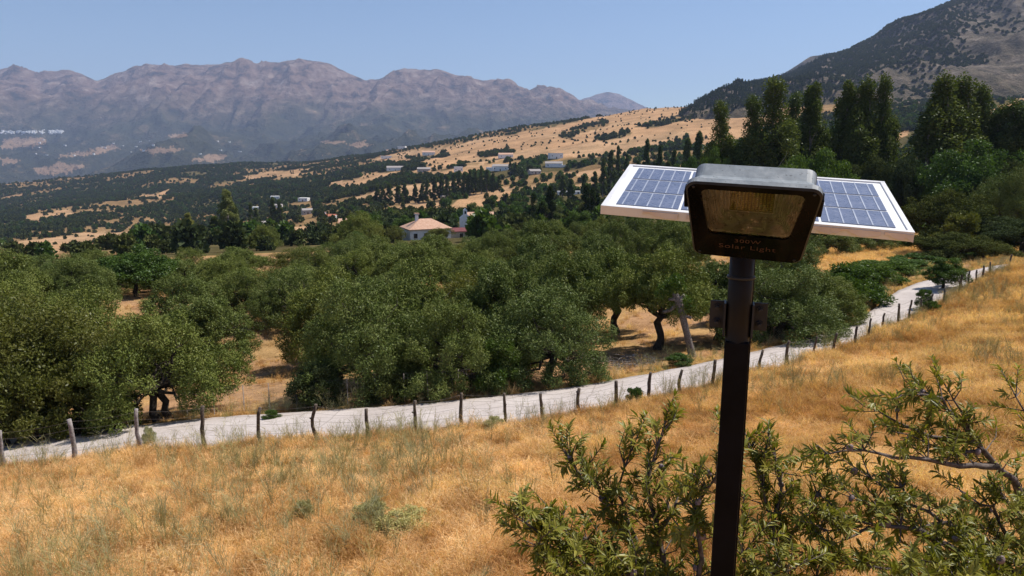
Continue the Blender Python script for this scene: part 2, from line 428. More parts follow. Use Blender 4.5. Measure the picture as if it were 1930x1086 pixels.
def build_ground():
    A = np.concatenate([np.linspace(-AMAX, AMAX, 410), np.linspace(AMAX, 2 * math.pi - AMAX, 62)[1:-1]])
    R = np.concatenate([[0.05], np.geomspace(0.7, 3550, 470)])
    nA, nR = len(A), len(R)
    AA, RR = np.meshgrid(A, R)
    X = (RR * np.sin(AA)).ravel(); Y = (RR * np.cos(AA)).ravel()
    Z = H(X, Y); r = RR.ravel()
    px, py = project(X, Y, Z)
    fine = (fbm(X / 0.8, Y / 0.8, 3, 9) - 0.5) * 0.12 * (r < 60)
    road = on_road(X, Y, 0.15)
    Z = Z + np.where(road, -0.25, fine)
    field = (Y < road_y_near(X)) & (r < 75)
    tm = tan_mask(px, py) & (Y > 60) & (r > 60)
    n1 = fbm(X / 3.0, Y / 3.0, 4, 21)[:, None]; n2 = fbm(X / 45, Y / 45, 4, 23)[:, None]; n3 = fbm(X / 160, Y / 160, 3, 29)[:, None]
    C = np.empty((len(X), 3))
    C[:] = np.array((0.105, 0.090, 0.045)) * (0.7 + 0.6 * n2)
    C[:] = np.where(n3 > 0.56, np.array((0.24, 0.16, 0.085)) * (0.7 + 0.6 * n2), C)
    orch = (~field) & (r < 130)
    soil = np.where(n1 > 0.52, np.array((0.40, 0.255, 0.125)), np.array((0.37, 0.225, 0.130)))
    C = np.where(orch[:, None], soil * (0.75 + 0.5 * n2), C)
    tc = np.array((0.40, 0.255, 0.150)) * (0.72 + 0.56 * n2)
    tc = np.where(n3 > 0.55, tc * np.array((1.0, 1.04, 1.08)), tc)
    C = np.where(tm[:, None], tc, C)
    dryr = (px > 1480) & (py > 425) & (Y > 55) & (Y < 130)
    C = np.where(dryr[:, None], np.array((0.44, 0.275, 0.115)) * (0.75 + 0.5 * n1), C)
    verge = (np.abs(Y - road_y_far(X)) < 1.3) & (r < 70)
    C = np.where(verge[:, None], np.array((0.34, 0.215, 0.085)) * (0.7 + 0.6 * n1), C)
    fc = np.array((0.47, 0.275, 0.115)) * (0.65 + 0.7 * n1)
    C = np.where(field[:, None], fc, C)
    I = np.arange(nR * nA).reshape(nR, nA)
    a = I[:-1, :]; b = np.roll(I, -1, 1)[:-1, :]; c = np.roll(I, -1, 1)[1:, :]; d = I[1:, :]
    Q = np.stack([a, d, c, b], -1).reshape(-1, 4)
    me = mesh_np('ground', np.stack([X, Y, Z], 1), Q, M['ground'], True, col=C)
    return tag(link('ground', me), kind='structure')
build_ground()

# ------------------------------------------------------------------ concrete lane
def road_mat():
    m, nt, out = new_mat('lane_concrete')
    p = nt.nodes.new('ShaderNodeBsdfPrincipled'); setin(p, Roughness=0.85)
    g = gpos(nt)
    f1 = noise(nt, g, 0.45, 6); f2 = noise(nt, g, 14, 4); f3 = noise(nt, g, 2.2, 5)
    c = ramp(nt, f1, [(0.3, (0.37, 0.325, 0.305)), (0.5, (0.435, 0.388, 0.366)), (0.7, (0.49, 0.442, 0.418))])
    c = mix(nt, 1.0, c, ramp(nt, f2, [(0.3, (0.86, 0.85, 0.84)), (0.6, (1.05, 1.05, 1.05))]), 'MULTIPLY')
    c = mix(nt, ramp(nt, f3, [(0.60, (0, 0, 0)), (0.72, (1, 1, 1))]), c, (0.36, 0.31, 0.27))
    vo = nt.nodes.new('ShaderNodeTexVoronoi'); vo.feature = 'DISTANCE_TO_EDGE'; setin(vo, Scale=0.55); nt.links.new(mix(nt, 0.12, g, nt.nodes.new('ShaderNodeTexNoise').outputs['Color']), vo.inputs['Vector'])
    c = mix(nt, ramp(nt, vo.outputs['Distance'], [(0.006, (0.55, 0.55, 0.55)), (0.016, (0, 0, 0))]), c, (0.20, 0.17, 0.15))
    # worn, dusty edges
    e = attr(nt, 'var')
    ne_ = math_n(nt, 'ADD', e, math_n(nt, 'MULTIPLY', f3, 0.35))
    c = mix(nt, ramp(nt, ne_, [(1.0, (0, 0, 0)), (1.2, (1, 1, 1))]), c, (0.40, 0.30, 0.20))
    nt.links.new(c, p.inputs['Base Color'])
    nt.links.new(bump(nt, f2, 0.5, 0.01), p.inputs['Normal'])
    nt.links.new(p.outputs[0], out.inputs[0]); return m
M['road'] = road_mat()
def build_road():
    k = 9
    V = []; var = []
    wob = fbm(np.arange(NR) * 0.31, np.zeros(NR), 3, 77) - 0.5
    wob2 = fbm(np.arange(NR) * 0.37, np.zeros(NR) + 5, 3, 79) - 0.5
    for i in range(NR):
        a = ne[i] + (ne[i] - fe[i]) * 0.06 * wob[i]; b = fe[i] + (fe[i] - ne[i]) * 0.08 * wob2[i]
        za = float(H(a[0], a[1])); zb = float(H(b[0], b[1]))
        for j in range(k):
            t = j / (k - 1)
            x, y = a[0] * (1 - t) + b[0] * t, a[1] * (1 - t) + b[1] * t
            V.append((x, y, za * (1 - t) + zb * t + 0.05 + 0.02 * (1 - (2 * t - 1) ** 2))); var.append(abs(2 * t - 1))
    V = np.array(V)
    Q = [(i * k + j, (i + 1) * k + j, (i + 1) * k + j + 1, i * k + j + 1) for i in range(NR - 1) for j in range(k - 1)]
    # edge thickness
    n0 = len(V)
    ed = []
    for j in (0, k - 1):
        base = len(V); E = V[[i * k + j for i in range(NR)]] - np.array((0, 0, 0.4)); V = np.vstack([V, E]); var += [1.0] * NR
        for i in range(NR - 1):
            q = (i * k + j, (i + 1) * k + j, base + i + 1, base + i)
            Q.append(q[::-1] if j == 0 else q)
    me = mesh_np('road', V, Q, M['road'], False, var=var)
    tag(link('road', me), kind='structure')
build_road()

# ------------------------------------------------------------------ distant relief
def relief_mat(name, stops_hi, stops_lo, zmid, zspan, scale, dark, darkpos, bumpd):
    m, nt, out = new_mat(name)
    p = nt.nodes.new('ShaderNodeBsdfDiffuse')
    g = gpos(nt)
    sep = nt.nodes.new('ShaderNodeSeparateXYZ'); nt.links.new(g, sep.inputs[0])
    # patches that stretch down the slopes
    mp = nt.nodes.new('ShaderNodeMapping'); mp.inputs['Scale'].default_value = (1.0, 0.6, 1.3); nt.links.new(g, mp.inputs[0])
    f1 = noise(nt, mp.outputs[0], scale, 10, 0.62); f2 = noise(nt, mp.outputs[0], scale * 6, 9, 0.64); f3 = noise(nt, mp.outputs[0], scale * 36, 5, 0.7)
    hz = math_n(nt, 'DIVIDE', math_n(nt, 'SUBTRACT', sep.outputs[2], zmid), zspan)
    hz = math_n(nt, 'ADD', hz, math_n(nt, 'MULTIPLY', math_n(nt, 'SUBTRACT', f1, 0.5), 1.6))
    hi = ramp(nt, f2, stops_hi); lo = ramp(nt, f2, stops_lo)
    c = mix(nt, ramp(nt, hz, [(0.0, (0, 0, 0)), (0.6, (1, 1, 1))]), lo, hi)
    dk = math_n(nt, 'ADD', math_n(nt, 'MULTIPLY', f3, 0.55), math_n(nt, 'MULTIPLY', f1, 0.45))
    dk = math_n(nt, 'SUBTRACT', dk, math_n(nt, 'MULTIPLY', hz, 0.10))
    c = mix(nt, ramp(nt, dk, [(darkpos, (0, 0, 0)), (darkpos + 0.05, (1, 1, 1))]), c, dark)
    pf = math_n(nt, 'ADD', attr(nt, 'var'), math_n(nt, 'MULTIPLY', math_n(nt, 'SUBTRACT', math_n(nt, 'ADD', f3, math_n(nt, 'MULTIPLY', f2, 0.6)), 0.8), 2.6))
    pf = ramp(nt, pf, [(0.42, (0, 0, 0)), (0.62, (0.8, 0.8, 0.8))])
    c = mix(nt, pf, c, ramp(nt, f2, [(0.35, (0.25, 0.165, 0.11)), (0.65, (0.36, 0.245, 0.165))]))
    nt.links.new(c, p.inputs[0])
    nt.links.new(bump(nt, math_n(nt, 'ADD', f2, math_n(nt, 'MULTIPLY', f3, 0.25)), 1.0, bumpd), p.inputs['Normal'])
    nt.links.new(p.outputs[0], out.inputs[0]); return m
M['range'] = relief_mat('range_rock', [(0.36, (0.035, 0.029, 0.026)), (0.46, (0.145, 0.092, 0.068)), (0.56, (0.205, 0.142, 0.112)), (0.68, (0.29, 0.235, 0.205))],
                        [(0.35, (0.030, 0.036, 0.022)), (0.56, (0.062, 0.062, 0.038)), (0.72, (0.20, 0.145, 0.095))], 250, 700, 0.0011, (0.034, 0.040, 0.028), 0.50, 90)
M['mount'] = relief_mat('mountain_rock', [(0.3, (0.085, 0.078, 0.060)), (0.55, (0.150, 0.125, 0.098)), (0.75, (0.27, 0.24, 0.21))],
                        [(0.35, (0.065, 0.060, 0.040)), (0.6, (0.155, 0.125, 0.088)), (0.75, (0.25, 0.19, 0.13))], 60, 260, 0.006, (0.030, 0.034, 0.022), 0.55, 16)

def relief_sheet(name, pxs, sky_px, rows, mat, nA, nR, rid, seed, patches=None, zig=0.0):
    """rows: list of (Y, function(px) -> image row); the crest row uses the skyline"""
    PX = np.linspace(pxs[0], pxs[1], nA)
    Ys = [r[0] for r in rows]; base = np.array([r[1](PX) for r in rows])
    LY = np.linspace(math.log(Ys[0]), math.log(Ys[-1]), nR)
    tab = np.array([np.interp(LY, np.log(Ys), base[:, j]) for j in range(nA)]).T
    T = (PX - CX) / F
    Yg = np.exp(LY)[:, None] * np.ones(nA)[None, :]; Tg = np.ones(nR)[:, None] * T[None, :]
    ic = [r[0] for r in rows if len(r) > 2][0]
    X = Tg * Yg; Z = CZ + Yg * s_of(tab)
    wx = X + rid[1] * 0.6 * (fbm(X / rid[1], Yg / rid[1], 3, seed + 50) - 0.5); wy = Yg + rid[1] * 0.6 * (fbm(X / rid[1] + 9, Yg / rid[1], 3, seed + 60) - 0.5)
    rg = fbm(wx / rid[1], wy / (rid[1] * 2.2), 6, seed, ridged=True) - 0.55
    win = np.clip((ic - Yg) / (ic * 0.06), 0.10, 1) * np.clip((Yg - Ys[0]) / (Ys[0] * 0.15), 0, 1)
    r2 = fbm(wx / (rid[1] * 0.28), wy / (rid[1] * 0.5), 5, seed + 5, ridged=True) - 0.55
    Z = Z + rid[0] * (rg + 0.46 * r2) * win
    V = np.stack([X, Yg, Z], -1).reshape(-1, 3)
    I = np.arange(nR * nA).reshape(nR, nA)
    Q = np.stack([I[:-1, :-1], I[:-1, 1:], I[1:, 1:], I[1:, :-1]], -1).reshape(-1, 4)
    var = np.zeros(len(V))
    if patches:
        qx, qy = project(V[:, 0], V[:, 1], V[:, 2])
        qx = qx + 30 * (fbm(qx / 25, qy / 8, 3, 91) - 0.5); qy = qy + 8 * (fbm(qx / 25, qy / 8, 3, 93) - 0.5)
        for pl in patches: var = np.maximum(var, in_poly(qx, qy, pl) * 0.85)
    me = mesh_np(name, V, Q, mat, True, var=var)
    return tag(link(name, me), kind='structure'), (PX, LY, Z)
SKY1 = [(-700, 150), (-300, 120), (0, 133), (30, 129), (60, 128), (90, 131), (110, 139), (130, 136), (150, 134), (180, 138), (212, 153), (235, 146), (255, 137), (280, 127), (310, 126), (340, 124), (370, 121),
        (400, 126), (420, 126), (450, 118), (475, 115), (500, 119), (530, 120), (560, 114), (590, 112), (612, 114), (630, 119), (650, 130), (680, 143),
        (700, 150), (725, 152), (745, 139), (770, 132), (800, 133), (830, 131), (850, 136), (880, 144), (905, 152), (925, 151), (950, 155), (975, 162), (1000, 170), (1030, 168), (1050, 167),
        (1068, 175), (1085, 190), (1110, 202), (1150, 215), (1250, 235), (1700, 260)]
def sky1(px):
    return np.interp(px, [a for a, b in SKY1], [b for a, b in SKY1]) + 9 * (fbm(px / 20, px * 0, 5, 61) - 0.5)
lin = lambda a, b: (lambda px: np.interp(px, [0, 700, 1200], [a, b, b + 6]))
PATCH1 = [[(0,262),(60,258),(90,264),(70,280),(0,276)], [(105,298),(150,284),(215,274),(225,279),(180,292),(130,300)], [(258,284),(300,277),(345,278),(320,288),(285,290)],
          [(605,266),(640,263),(645,270),(622,275)], [(655,272),(690,266),(698,272),(670,278)], [(350,302),(400,292),(435,294),(425,302),(375,306)], [(315,255),(350,251),(355,256),(330,261)], [(60,318),(110,306),(160,312),(130,325),(80,332)], [(0,300),(30,298),(40,304),(0,310)]]
range_o, _ = relief_sheet('mountain_range', (-700, 1700), None,
    [(3600, lin(405, 360)), (4300, lin(335, 312)), (5200, lin(292, 285)), (6300, lin(258, 262)), (7200, lambda p: 0.45 * 250 + 0.55 * sky1(p) + 15),
     (8800, sky1, 1), (10500, lambda p: sky1(p) + 60)], M['range'], 820, 230, (380, 900), 71, PATCH1)
SKY2 = [(900, 230), (1000, 200), (1040, 188), (1070, 190), (1090, 188), (1110, 181), (1125, 176), (1140, 173), (1155, 176), (1175, 184), (1200, 198), (1240, 210), (1500, 240)]
sky2 = lambda px: np.interp(px, [a for a, b in SKY2], [b for a, b in SKY2]) + 3 * (fbm(px / 14, px * 0, 3, 67) - 0.5)
relief_sheet('mountain_range', (900, 1500), None, [(10600, lambda p: 0 * p + 330), (12500, sky2, 1), (13200, lambda p: sky2(p) + 40)], M['range'], 260, 60, (260, 900), 83)
SKY3 = [(1250, 320), (1290, 250), (1318, 208), (1342, 182), (1380, 163), (1430, 150), (1470, 138), (1500, 122), (1530, 106), (1560, 99), (1600, 80), (1650, 50), (1700, 24), (1760, -5), (1930, -75), (2300, -170), (2900, -250)]
sky3 = lambda px: np.interp(px, [a for a, b in SKY3], [b for a, b in SKY3]) + 4 * (fbm(px / 30, px * 0, 3, 97) - 0.5)
mtn, MT = relief_sheet('mountain', (1250, 2900), None,
    [(900, lambda p: 0 * p + 300), (1150, lambda p: np.interp(p, [1250, 1500, 1930, 2900], [240, 225, 200, 150])), (1350, lambda p: 0.72 * np.interp(p, [1250, 1500, 1930, 2900], [215, 190, 185, 130]) + 0.28 * sky3(p)),
     (2100, sky3, 1), (2500, lambda p: sky3(p) + 80)], M['mount'], 620, 150, (75, 230), 101)
SKY4 = [(1380, 190), (1440, 150), (1480, 122), (1503, 105), (1530, 101), (1560, 104), (1600, 120), (1700, 140)]
sky4 = lambda px: np.interp(px, [a for a, b in SKY4], [b for a, b in SKY4]) + 2 * (fbm(px / 14, px * 0, 3, 99) - 0.5)
relief_sheet('mountain', (1380, 1700), None, [(2550, lambda p: 0 * p + 300), (3400, sky4, 1), (3900, lambda p: sky4(p) + 50)], M['range'], 140, 50, (60, 300), 107)

def mt_height(x, y):
    """height of the near mountain"""
    PXg, LYg, Zg = MT
    fx = np.clip((x / y * F + CX - PXg[0]) / (PXg[-1] - PXg[0]), 0, 1) * (len(PXg) - 1.001); fy = np.clip((np.log(y) - LYg[0]) / (LYg[-1] - LYg[0]), 0, 1) * (len(LYg) - 1.001)
    i = fx.astype(int); j = fy.astype(int); a = fx - i; b = fy - j
    return (Zg[j, i] * (1 - a) + Zg[j, i + 1] * a) * (1 - b) + (Zg[j + 1, i] * (1 - a) + Zg[j + 1, i + 1] * a) * b

# ------------------------------------------------------------------ foliage builders
def unit(v): return v / (np.linalg.norm(v, axis=-1, keepdims=True) + 1e-9)
def leaves(C, D, Nn, L, Wd, var):
    """diamond leaves; C base, D direction, Nn normal-ish -> V (4n,3), Q, var"""
    n = len(C); D = unit(D); S = unit(np.cross(D, Nn)); L = np.broadcast_to(L, (n,))[:, None]; Wd = np.broadcast_to(Wd, (n,))[:, None]
    U = unit(np.cross(S, D))
    m = C + D * L * 0.45
    V = np.stack([C, m + S * Wd * 0.5, C + D * L - U * L * 0.08, m - S * Wd * 0.5], 1).reshape(-1, 3)
    Q = np.arange(4 * n).reshape(n, 4)
    return V, Q, np.repeat(var, 4)
def clump_leaves(rng, cl, per, L, Wd, up=0.25, out=0.8, shell=0.45, flat=1.0):
    """leaves through ellipsoidal clumps: cl rows (x,y,z,rx,ry,rz)"""
    cl = np.asarray(cl, float); w = cl[:, 3] * cl[:, 4] + cl[:, 3] * cl[:, 5]
    cnt = np.maximum(8, (per * w / w.mean()).astype(int))
    idx = np.repeat(np.arange(len(cl)), cnt); n = len(idx)
    d = unit(rng.normal(size=(n, 3)))
    rad = shell + (1 - shell) * rng.random(n) ** 0.7
    rad = rad * (0.82 + 0.36 * rng.random(n))
    C = cl[idx, :3] + d * cl[idx, 3:6] * rad[:, None]
    D = unit(d * out + rng.normal(size=(n, 3)) * 0.55 + np.array((0, 0, up)))
    Nn = unit(d * 1.3 + rng.normal(size=(n, 3)) * 0.45 + np.array((0, 0, 0.35)))
    cv = rng.random(len(cl))[idx]
    var = np.clip(0.5 + 0.30 * (cv - 0.5) + 0.42 * (rng.random(n) - 0.5), 0, 1)
    ln = L * (0.65 + 0.7 * rng.random(n)); wd = Wd * (0.7 + 0.6 * rng.random(n))
    return leaves(C, D, Nn, ln, wd, var)
def crown_mesh(name, parts, mat):
    V = np.vstack([p[0] for p in parts]); off = 0; Q = []
    for p in parts: Q.append(p[1] + off); off += len(p[0])
    return mesh_np(name, V, np.vstack(Q), mat, False, var=np.concatenate([p[2] for p in parts]))
def bend_path(rng, a, b, n=6, wob=0.12):
    a = np.array(a, float); b = np.array(b, float); L = np.linalg.norm(b - a)
    t = np.linspace(0, 1, n)[:, None]; P = a + (b - a) * t
    P[1:-1] += rng.normal(size=(n - 2, 3)) * L * wob * np.array((1, 1, 0.4)); return P

def make_olive(seed, w=6.0, h=4.5, twin=False, low=0.3):
    """billowing crown: big lobes round the trunk, each clad in tufts, dark creases between them"""
    rng = np.random.default_rng(seed); cl = []; tr = Acc(); lob = []
    for cnt, rad, zz, rr in ((7 if seed in (12, 14, 15) else 6, 0.355, 0.19 if seed in (12, 14, 15) else 0.27, 0.150), (6, 0.27, 0.53, 0.150), (3, 0.13, 0.78, 0.145)):
        a0 = rng.random() * 6.28
        for k in range(cnt):
            a = a0 + 2 * math.pi * (k + rng.uniform(-0.28, 0.28)) / cnt; q = rad * rng.uniform(0.8, 1.22) * w
            lob.append((math.cos(a) * q, math.sin(a) * q, max(h * zz * rng.uniform(0.86, 1.16), low + 0.7 if low > 1 else 0), rr * w * rng.uniform(0.75, 1.15)))
    tops = []
    for b in ([(-0.28, 0.0), (0.28, 0.05)] if twin else [(0.0, 0.0)]):
        lean = rng.normal(size=2) * 0.25; top = (b[0] * 1.3 + lean[0], b[1] + lean[1], h * 0.30); tops.append(top)
        tr.tube(bend_path(rng, (b[0], b[1], -0.25), top, 6, 0.05), np.array((0.36, 0.27, 0.20, 0.19, 0.20, 0.15)) * (0.75 if twin else 1.0), 9)
    for k, (x, y, z, r) in enumerate(lob):
        P = bend_path(rng, tops[k % len(tops)], (x, y, z), 6, 0.09); tr.tube(P, np.linspace(0.10, 0.02, 6), 6)
        for q in range(3):
            s_ = P[rng.integers(2, 5)]; e2 = s_ + rng.normal(size=3) * np.array((0.6, 0.6, 0.4)) + np.array((0, 0, 0.3)); tr.tube(bend_path(rng, s_, e2, 4, 0.1), np.linspace(0.035, 0.008, 4), 5)
        n = 17
        for q in range(n):     # tufts over the lobe
            ph = math.acos(1 - 1.75 * (q + 0.5) / n); th = q * 2.4 + rng.random()
            d = np.array((math.cos(th) * math.sin(ph), math.sin(th) * math.sin(ph), math.cos(ph))); c = np.array((x, y, z)) + d * r * rng.uniform(0.78, 1.08) * np.array((1, 1, 0.85))
            if c[2] < low: c[2] = low + 0.35 * rng.random()
            s = r * rng.uniform(0.28, 0.46); cl.append((*c, s, s, s * 0.9))
    cl = np.array(cl); parts = [clump_leaves(rng, cl, 62000 / len(cl), 0.118, 0.042, up=0.12, out=0.34, shell=0.5)]
    n = 260; ii = rng.integers(0, len(cl), n)      # shoots along the outline
    d = unit(rng.normal(size=(n, 3)) + np.array((0, 0, 0.6))); base = cl[ii, :3] + d * cl[ii, 3:6] * 0.8
    m = 14; t = np.tile(np.linspace(0.1, 1, m), n); bb = np.repeat(base, m, 0); dd = np.repeat(d, m, 0); C = bb + dd * (t * 0.40)[:, None]
    parts.append(leaves(C, unit(dd * 0.7 + rng.normal(size=(n * m, 3)) * 0.6), unit(rng.normal(size=(n * m, 3)) + np.array((0, 0, 0.7))), 0.09, 0.03, np.clip(0.6 + 0.4 * rng.random(n * m), 0, 1)))
    return tr.mesh('olive_trunk', M['bark']), crown_mesh('olive_crown', parts, M['olive']), h, w
def make_poplar(seed, h=18.0, w=4.0, broad=False, mat='poplar'):
    rng = np.random.default_rng(seed); cl = []; tr = Acc()
    stems = [(0, 0, 1.0)] if not broad else [(0, 0, 1.0), (rng.uniform(-2.3, -1.2), rng.normal() * 0.9, rng.uniform(0.68, 0.93)), (rng.uniform(1.2, 2.3), rng.normal() * 0.9, rng.uniform(0.58, 0.88)), (rng.normal() * 1.2, -1.4, rng.uniform(0.4, 0.7))]
    for (sx, sy, sh) in stems:
        hh = h * sh; tw = w * (0.70 if broad else 1.0)
        P = bend_path(rng, (sx * 0.3, sy * 0.3, -0.4), (sx, sy, hh * 0.96), 9, 0.008); tr.tube(P, np.linspace(0.24, 0.03, 9) * h / 16, 8)
        nb = int(hh * 4.4)
        for k in range(nb):
            z = hh * (0.07 + 0.91 * (k + rng.random()) / nb); f = z / hh
            prof = (0.58 + 0.5 * math.sin(math.pi * min(1, f * 1.15 + 0.12))) * (1 - max(0, f - 0.55) * 1.55)
            rr = tw * 0.5 * max(0.12, prof) * rng.uniform(0.35, 1.02)
            a = rng.random() * 2 * math.pi
            c = np.array((sx * f + math.cos(a) * rr, sy * f + math.sin(a) * rr, z + 0.4))
            if k % 3 == 0: tr.tube([(sx * f, sy * f, max(0.3, z - rr * 1.6)), c], (0.06, 0.012), 5)
            s = rng.uniform(0.34, 0.62) * (w / 4) ** 0.5
            cl.append((*c, s, s, s * rng.uniform(1.3, 2.1)))
    p = clump_leaves(rng, np.array(cl), (44000 if broad else 26000) / len(cl), 0.24, 0.17, up=0.45, out=0.35)
    return tr.mesh('poplar_trunk', M['grey_bark']), crown_mesh('poplar_crown', [p], M[mat]), h, w
def make_round(seed, h=7.0, w=8.0, mat='green', leaf=(0.2, 0.12), n=34000, low=0.8, lob=11, bark='bark'):
    rng = np.random.default_rng(seed); cl = []; tr = Acc()
    top = np.array((rng.normal() * 0.2, rng.normal() * 0.2, h * 0.28)); tr.tube(bend_path(rng, (0, 0, -0.3), top, 5, 0.04), np.linspace(0.045, 0.03, 5) * h, 8)
    for k in range(lob):
        a = 2 * math.pi * (k * 0.382) + rng.random() * 0.4; e = math.acos(1 - 1.05 * (k + 0.5) / lob)
        c = np.array((math.cos(a) * math.sin(e) * w * 0.33, math.sin(a) * math.sin(e) * w * 0.33, h * 0.45 + math.cos(e) * h * 0.33)) * rng.uniform(0.88, 1.14)
        P = bend_path(rng, top, c, 6, 0.07); tr.tube(P, np.linspace(0.016, 0.004, 6) * h, 5)
        lr = min(w, h * 1.2) * rng.uniform(0.17, 0.26)
        for q in range(12):
            d = unit(rng.normal(size=3)); s = lr * rng.uniform(0.26, 0.50)
            cc = c + d * lr * rng.uniform(0.4, 1.05); cc[2] = max(cc[2], low + rng.random() * 0.3)
            cl.append((*cc, s, s, s * rng.uniform(0.6, 0.95)))
    p = clump_leaves(rng, np.array(cl), n / len(cl), leaf[0], leaf[1], up=0.0, out=0.35, shell=0.55)
    return tr.mesh('trunk', M[bark]), crown_mesh('crown', [p], M[mat]), h, w
def make_bush(seed, h=2.2, w=3.0, mat='green', n=12000, leaf=(0.12, 0.06), cone=False):
    rng = np.random.default_rng(seed); cl = []; tr = Acc()
    for k in range(7):
        a = rng.random() * 6.28; e = (math.cos(a) * w * 0.3, math.sin(a) * w * 0.3, h * rng.uniform(0.5, 0.85))
        tr.tube(bend_path(rng, (rng.normal() * 0.08, rng.normal() * 0.08, -0.15), e, 5, 0.08), np.linspace(0.045, 0.008, 5), 5)
    for k in range(46):
        a = rng.random() * 6.28; f = rng.random() ** (1.4 if cone else 0.8)
        rr = w * 0.46 * math.sqrt(rng.random()) * ((1 - f) ** 0.8 if cone else math.sqrt(max(0.05, 1 - (f * 0.95) ** 2)))
        s = min(w, h) * rng.uniform(0.08, 0.17); cl.append((math.cos(a) * rr, math.sin(a) * rr, 0.12 * h + f * h * 0.84, s, s, s * (1.3 if cone else 0.95)))
    p = clump_leaves(rng, np.array(cl), n / len(cl), leaf[0], leaf[1], up=0.4, out=0.7, shell=0.25)
    return tr.mesh('stem', M['bark']), crown_mesh('foliage', [p], M[mat]), h, w

OLIVES = [make_olive(11), make_olive(12, 6.6, 4.9), make_olive(13, 5.6, 4.3), make_olive(14, 6.2, 4.6), make_olive(15, 7.0, 4.6), make_olive(16, 6.4, 4.3, True, 0.4), make_olive(17, 6.0, 5.0, False, 1.75)]
POPS = [make_poplar(21, 18, 3.6), make_poplar(22, 17, 3.0), make_poplar(23, 18, 3.3)]
BROAD = [make_poplar(24, 20, 7.0, True), make_poplar(25, 21, 8.0, True), make_poplar(26, 19, 6.4, True)]
ROUND = [make_round(31), make_round(32, 6.5, 7.5), make_round(33, 7.0, 8.5)]
FIG = [make_round(38, 5.0, 7.0, 'green', (0.17, 0.12), 30000, 0.15, 14)]
DRYT = [make_round(34, 5.0, 6.0, 'dry', (0.14, 0.06), 30000, 0.1, 14), make_round(35, 5.5, 6.0, 'dry', (0.14, 0.06), 30000, 0.1, 14)]
DARK = [make_round(36, 5.0, 6.5, 'scrub', (0.14, 0.09), 30000, 0.2), make_round(37, 5.5, 6.0, 'scrub', (0.14, 0.09), 30000, 0.2)]
BUSH = [make_bush(41), make_bush(42, 2.4, 2.6), make_bush(43, 2.0, 3.2)]
DBUSH = [make_bush(44, 2.2, 3.0, 'dry'), make_bush(45, 2.4, 3.0, 'scrub')]
PALE = [make_poplar(27, 18, 5.4, False, 'pale_poplar')]
CYP = [make_bush(46, 6.0, 2.2, 'pine', 14000, (0.16, 0.08), True), make_bush(47, 7.0, 3.2, 'pine', 14000, (0.18, 0.09), True)]

def true_size(kits):
    """a kit's height and width as grown"""
    for i, (tm, cm, h0, w0) in enumerate(kits):
        co = np.empty(len(cm.vertices) * 3, np.float32); cm.vertices.foreach_get('co', co); co = co.reshape(-1, 3)
        kits[i] = (tm, cm, float(np.percentile(co[:, 2], 99.6)), 2 * float(np.percentile(np.hypot(co[:, 0], co[:, 1]), 96)))
for K in (OLIVES, POPS, BROAD, ROUND, FIG, DRYT, DARK, BUSH, DBUSH, PALE, CYP): true_size(K)
def plant(kit, name, cat, loc, h=None, w=None, rz=None, rng=random, part=('trunk', 'crown'), lean=0.0):
    tm, cm, h0, w0 = kit
    sz = (h or h0) / h0; sx = (w / w0) if w else sz
    o = empty(name, loc, rng.uniform(0, 6.28) if rz is None else rz, (sx, sx, sz))
    if lean: o.rotation_euler = (rng.uniform(-lean, lean), rng.uniform(-lean, lean), o.rotation_euler[2])
    a = link(part[0], tm, o); b = link(part[1], cm, o)
    o['category'] = cat
    return o
def by_top(px, Y, py_top):
    g = at_Y(px, Y); return g, max(0.6, CZ + Y * float(s_of(py_top)) - g.z)
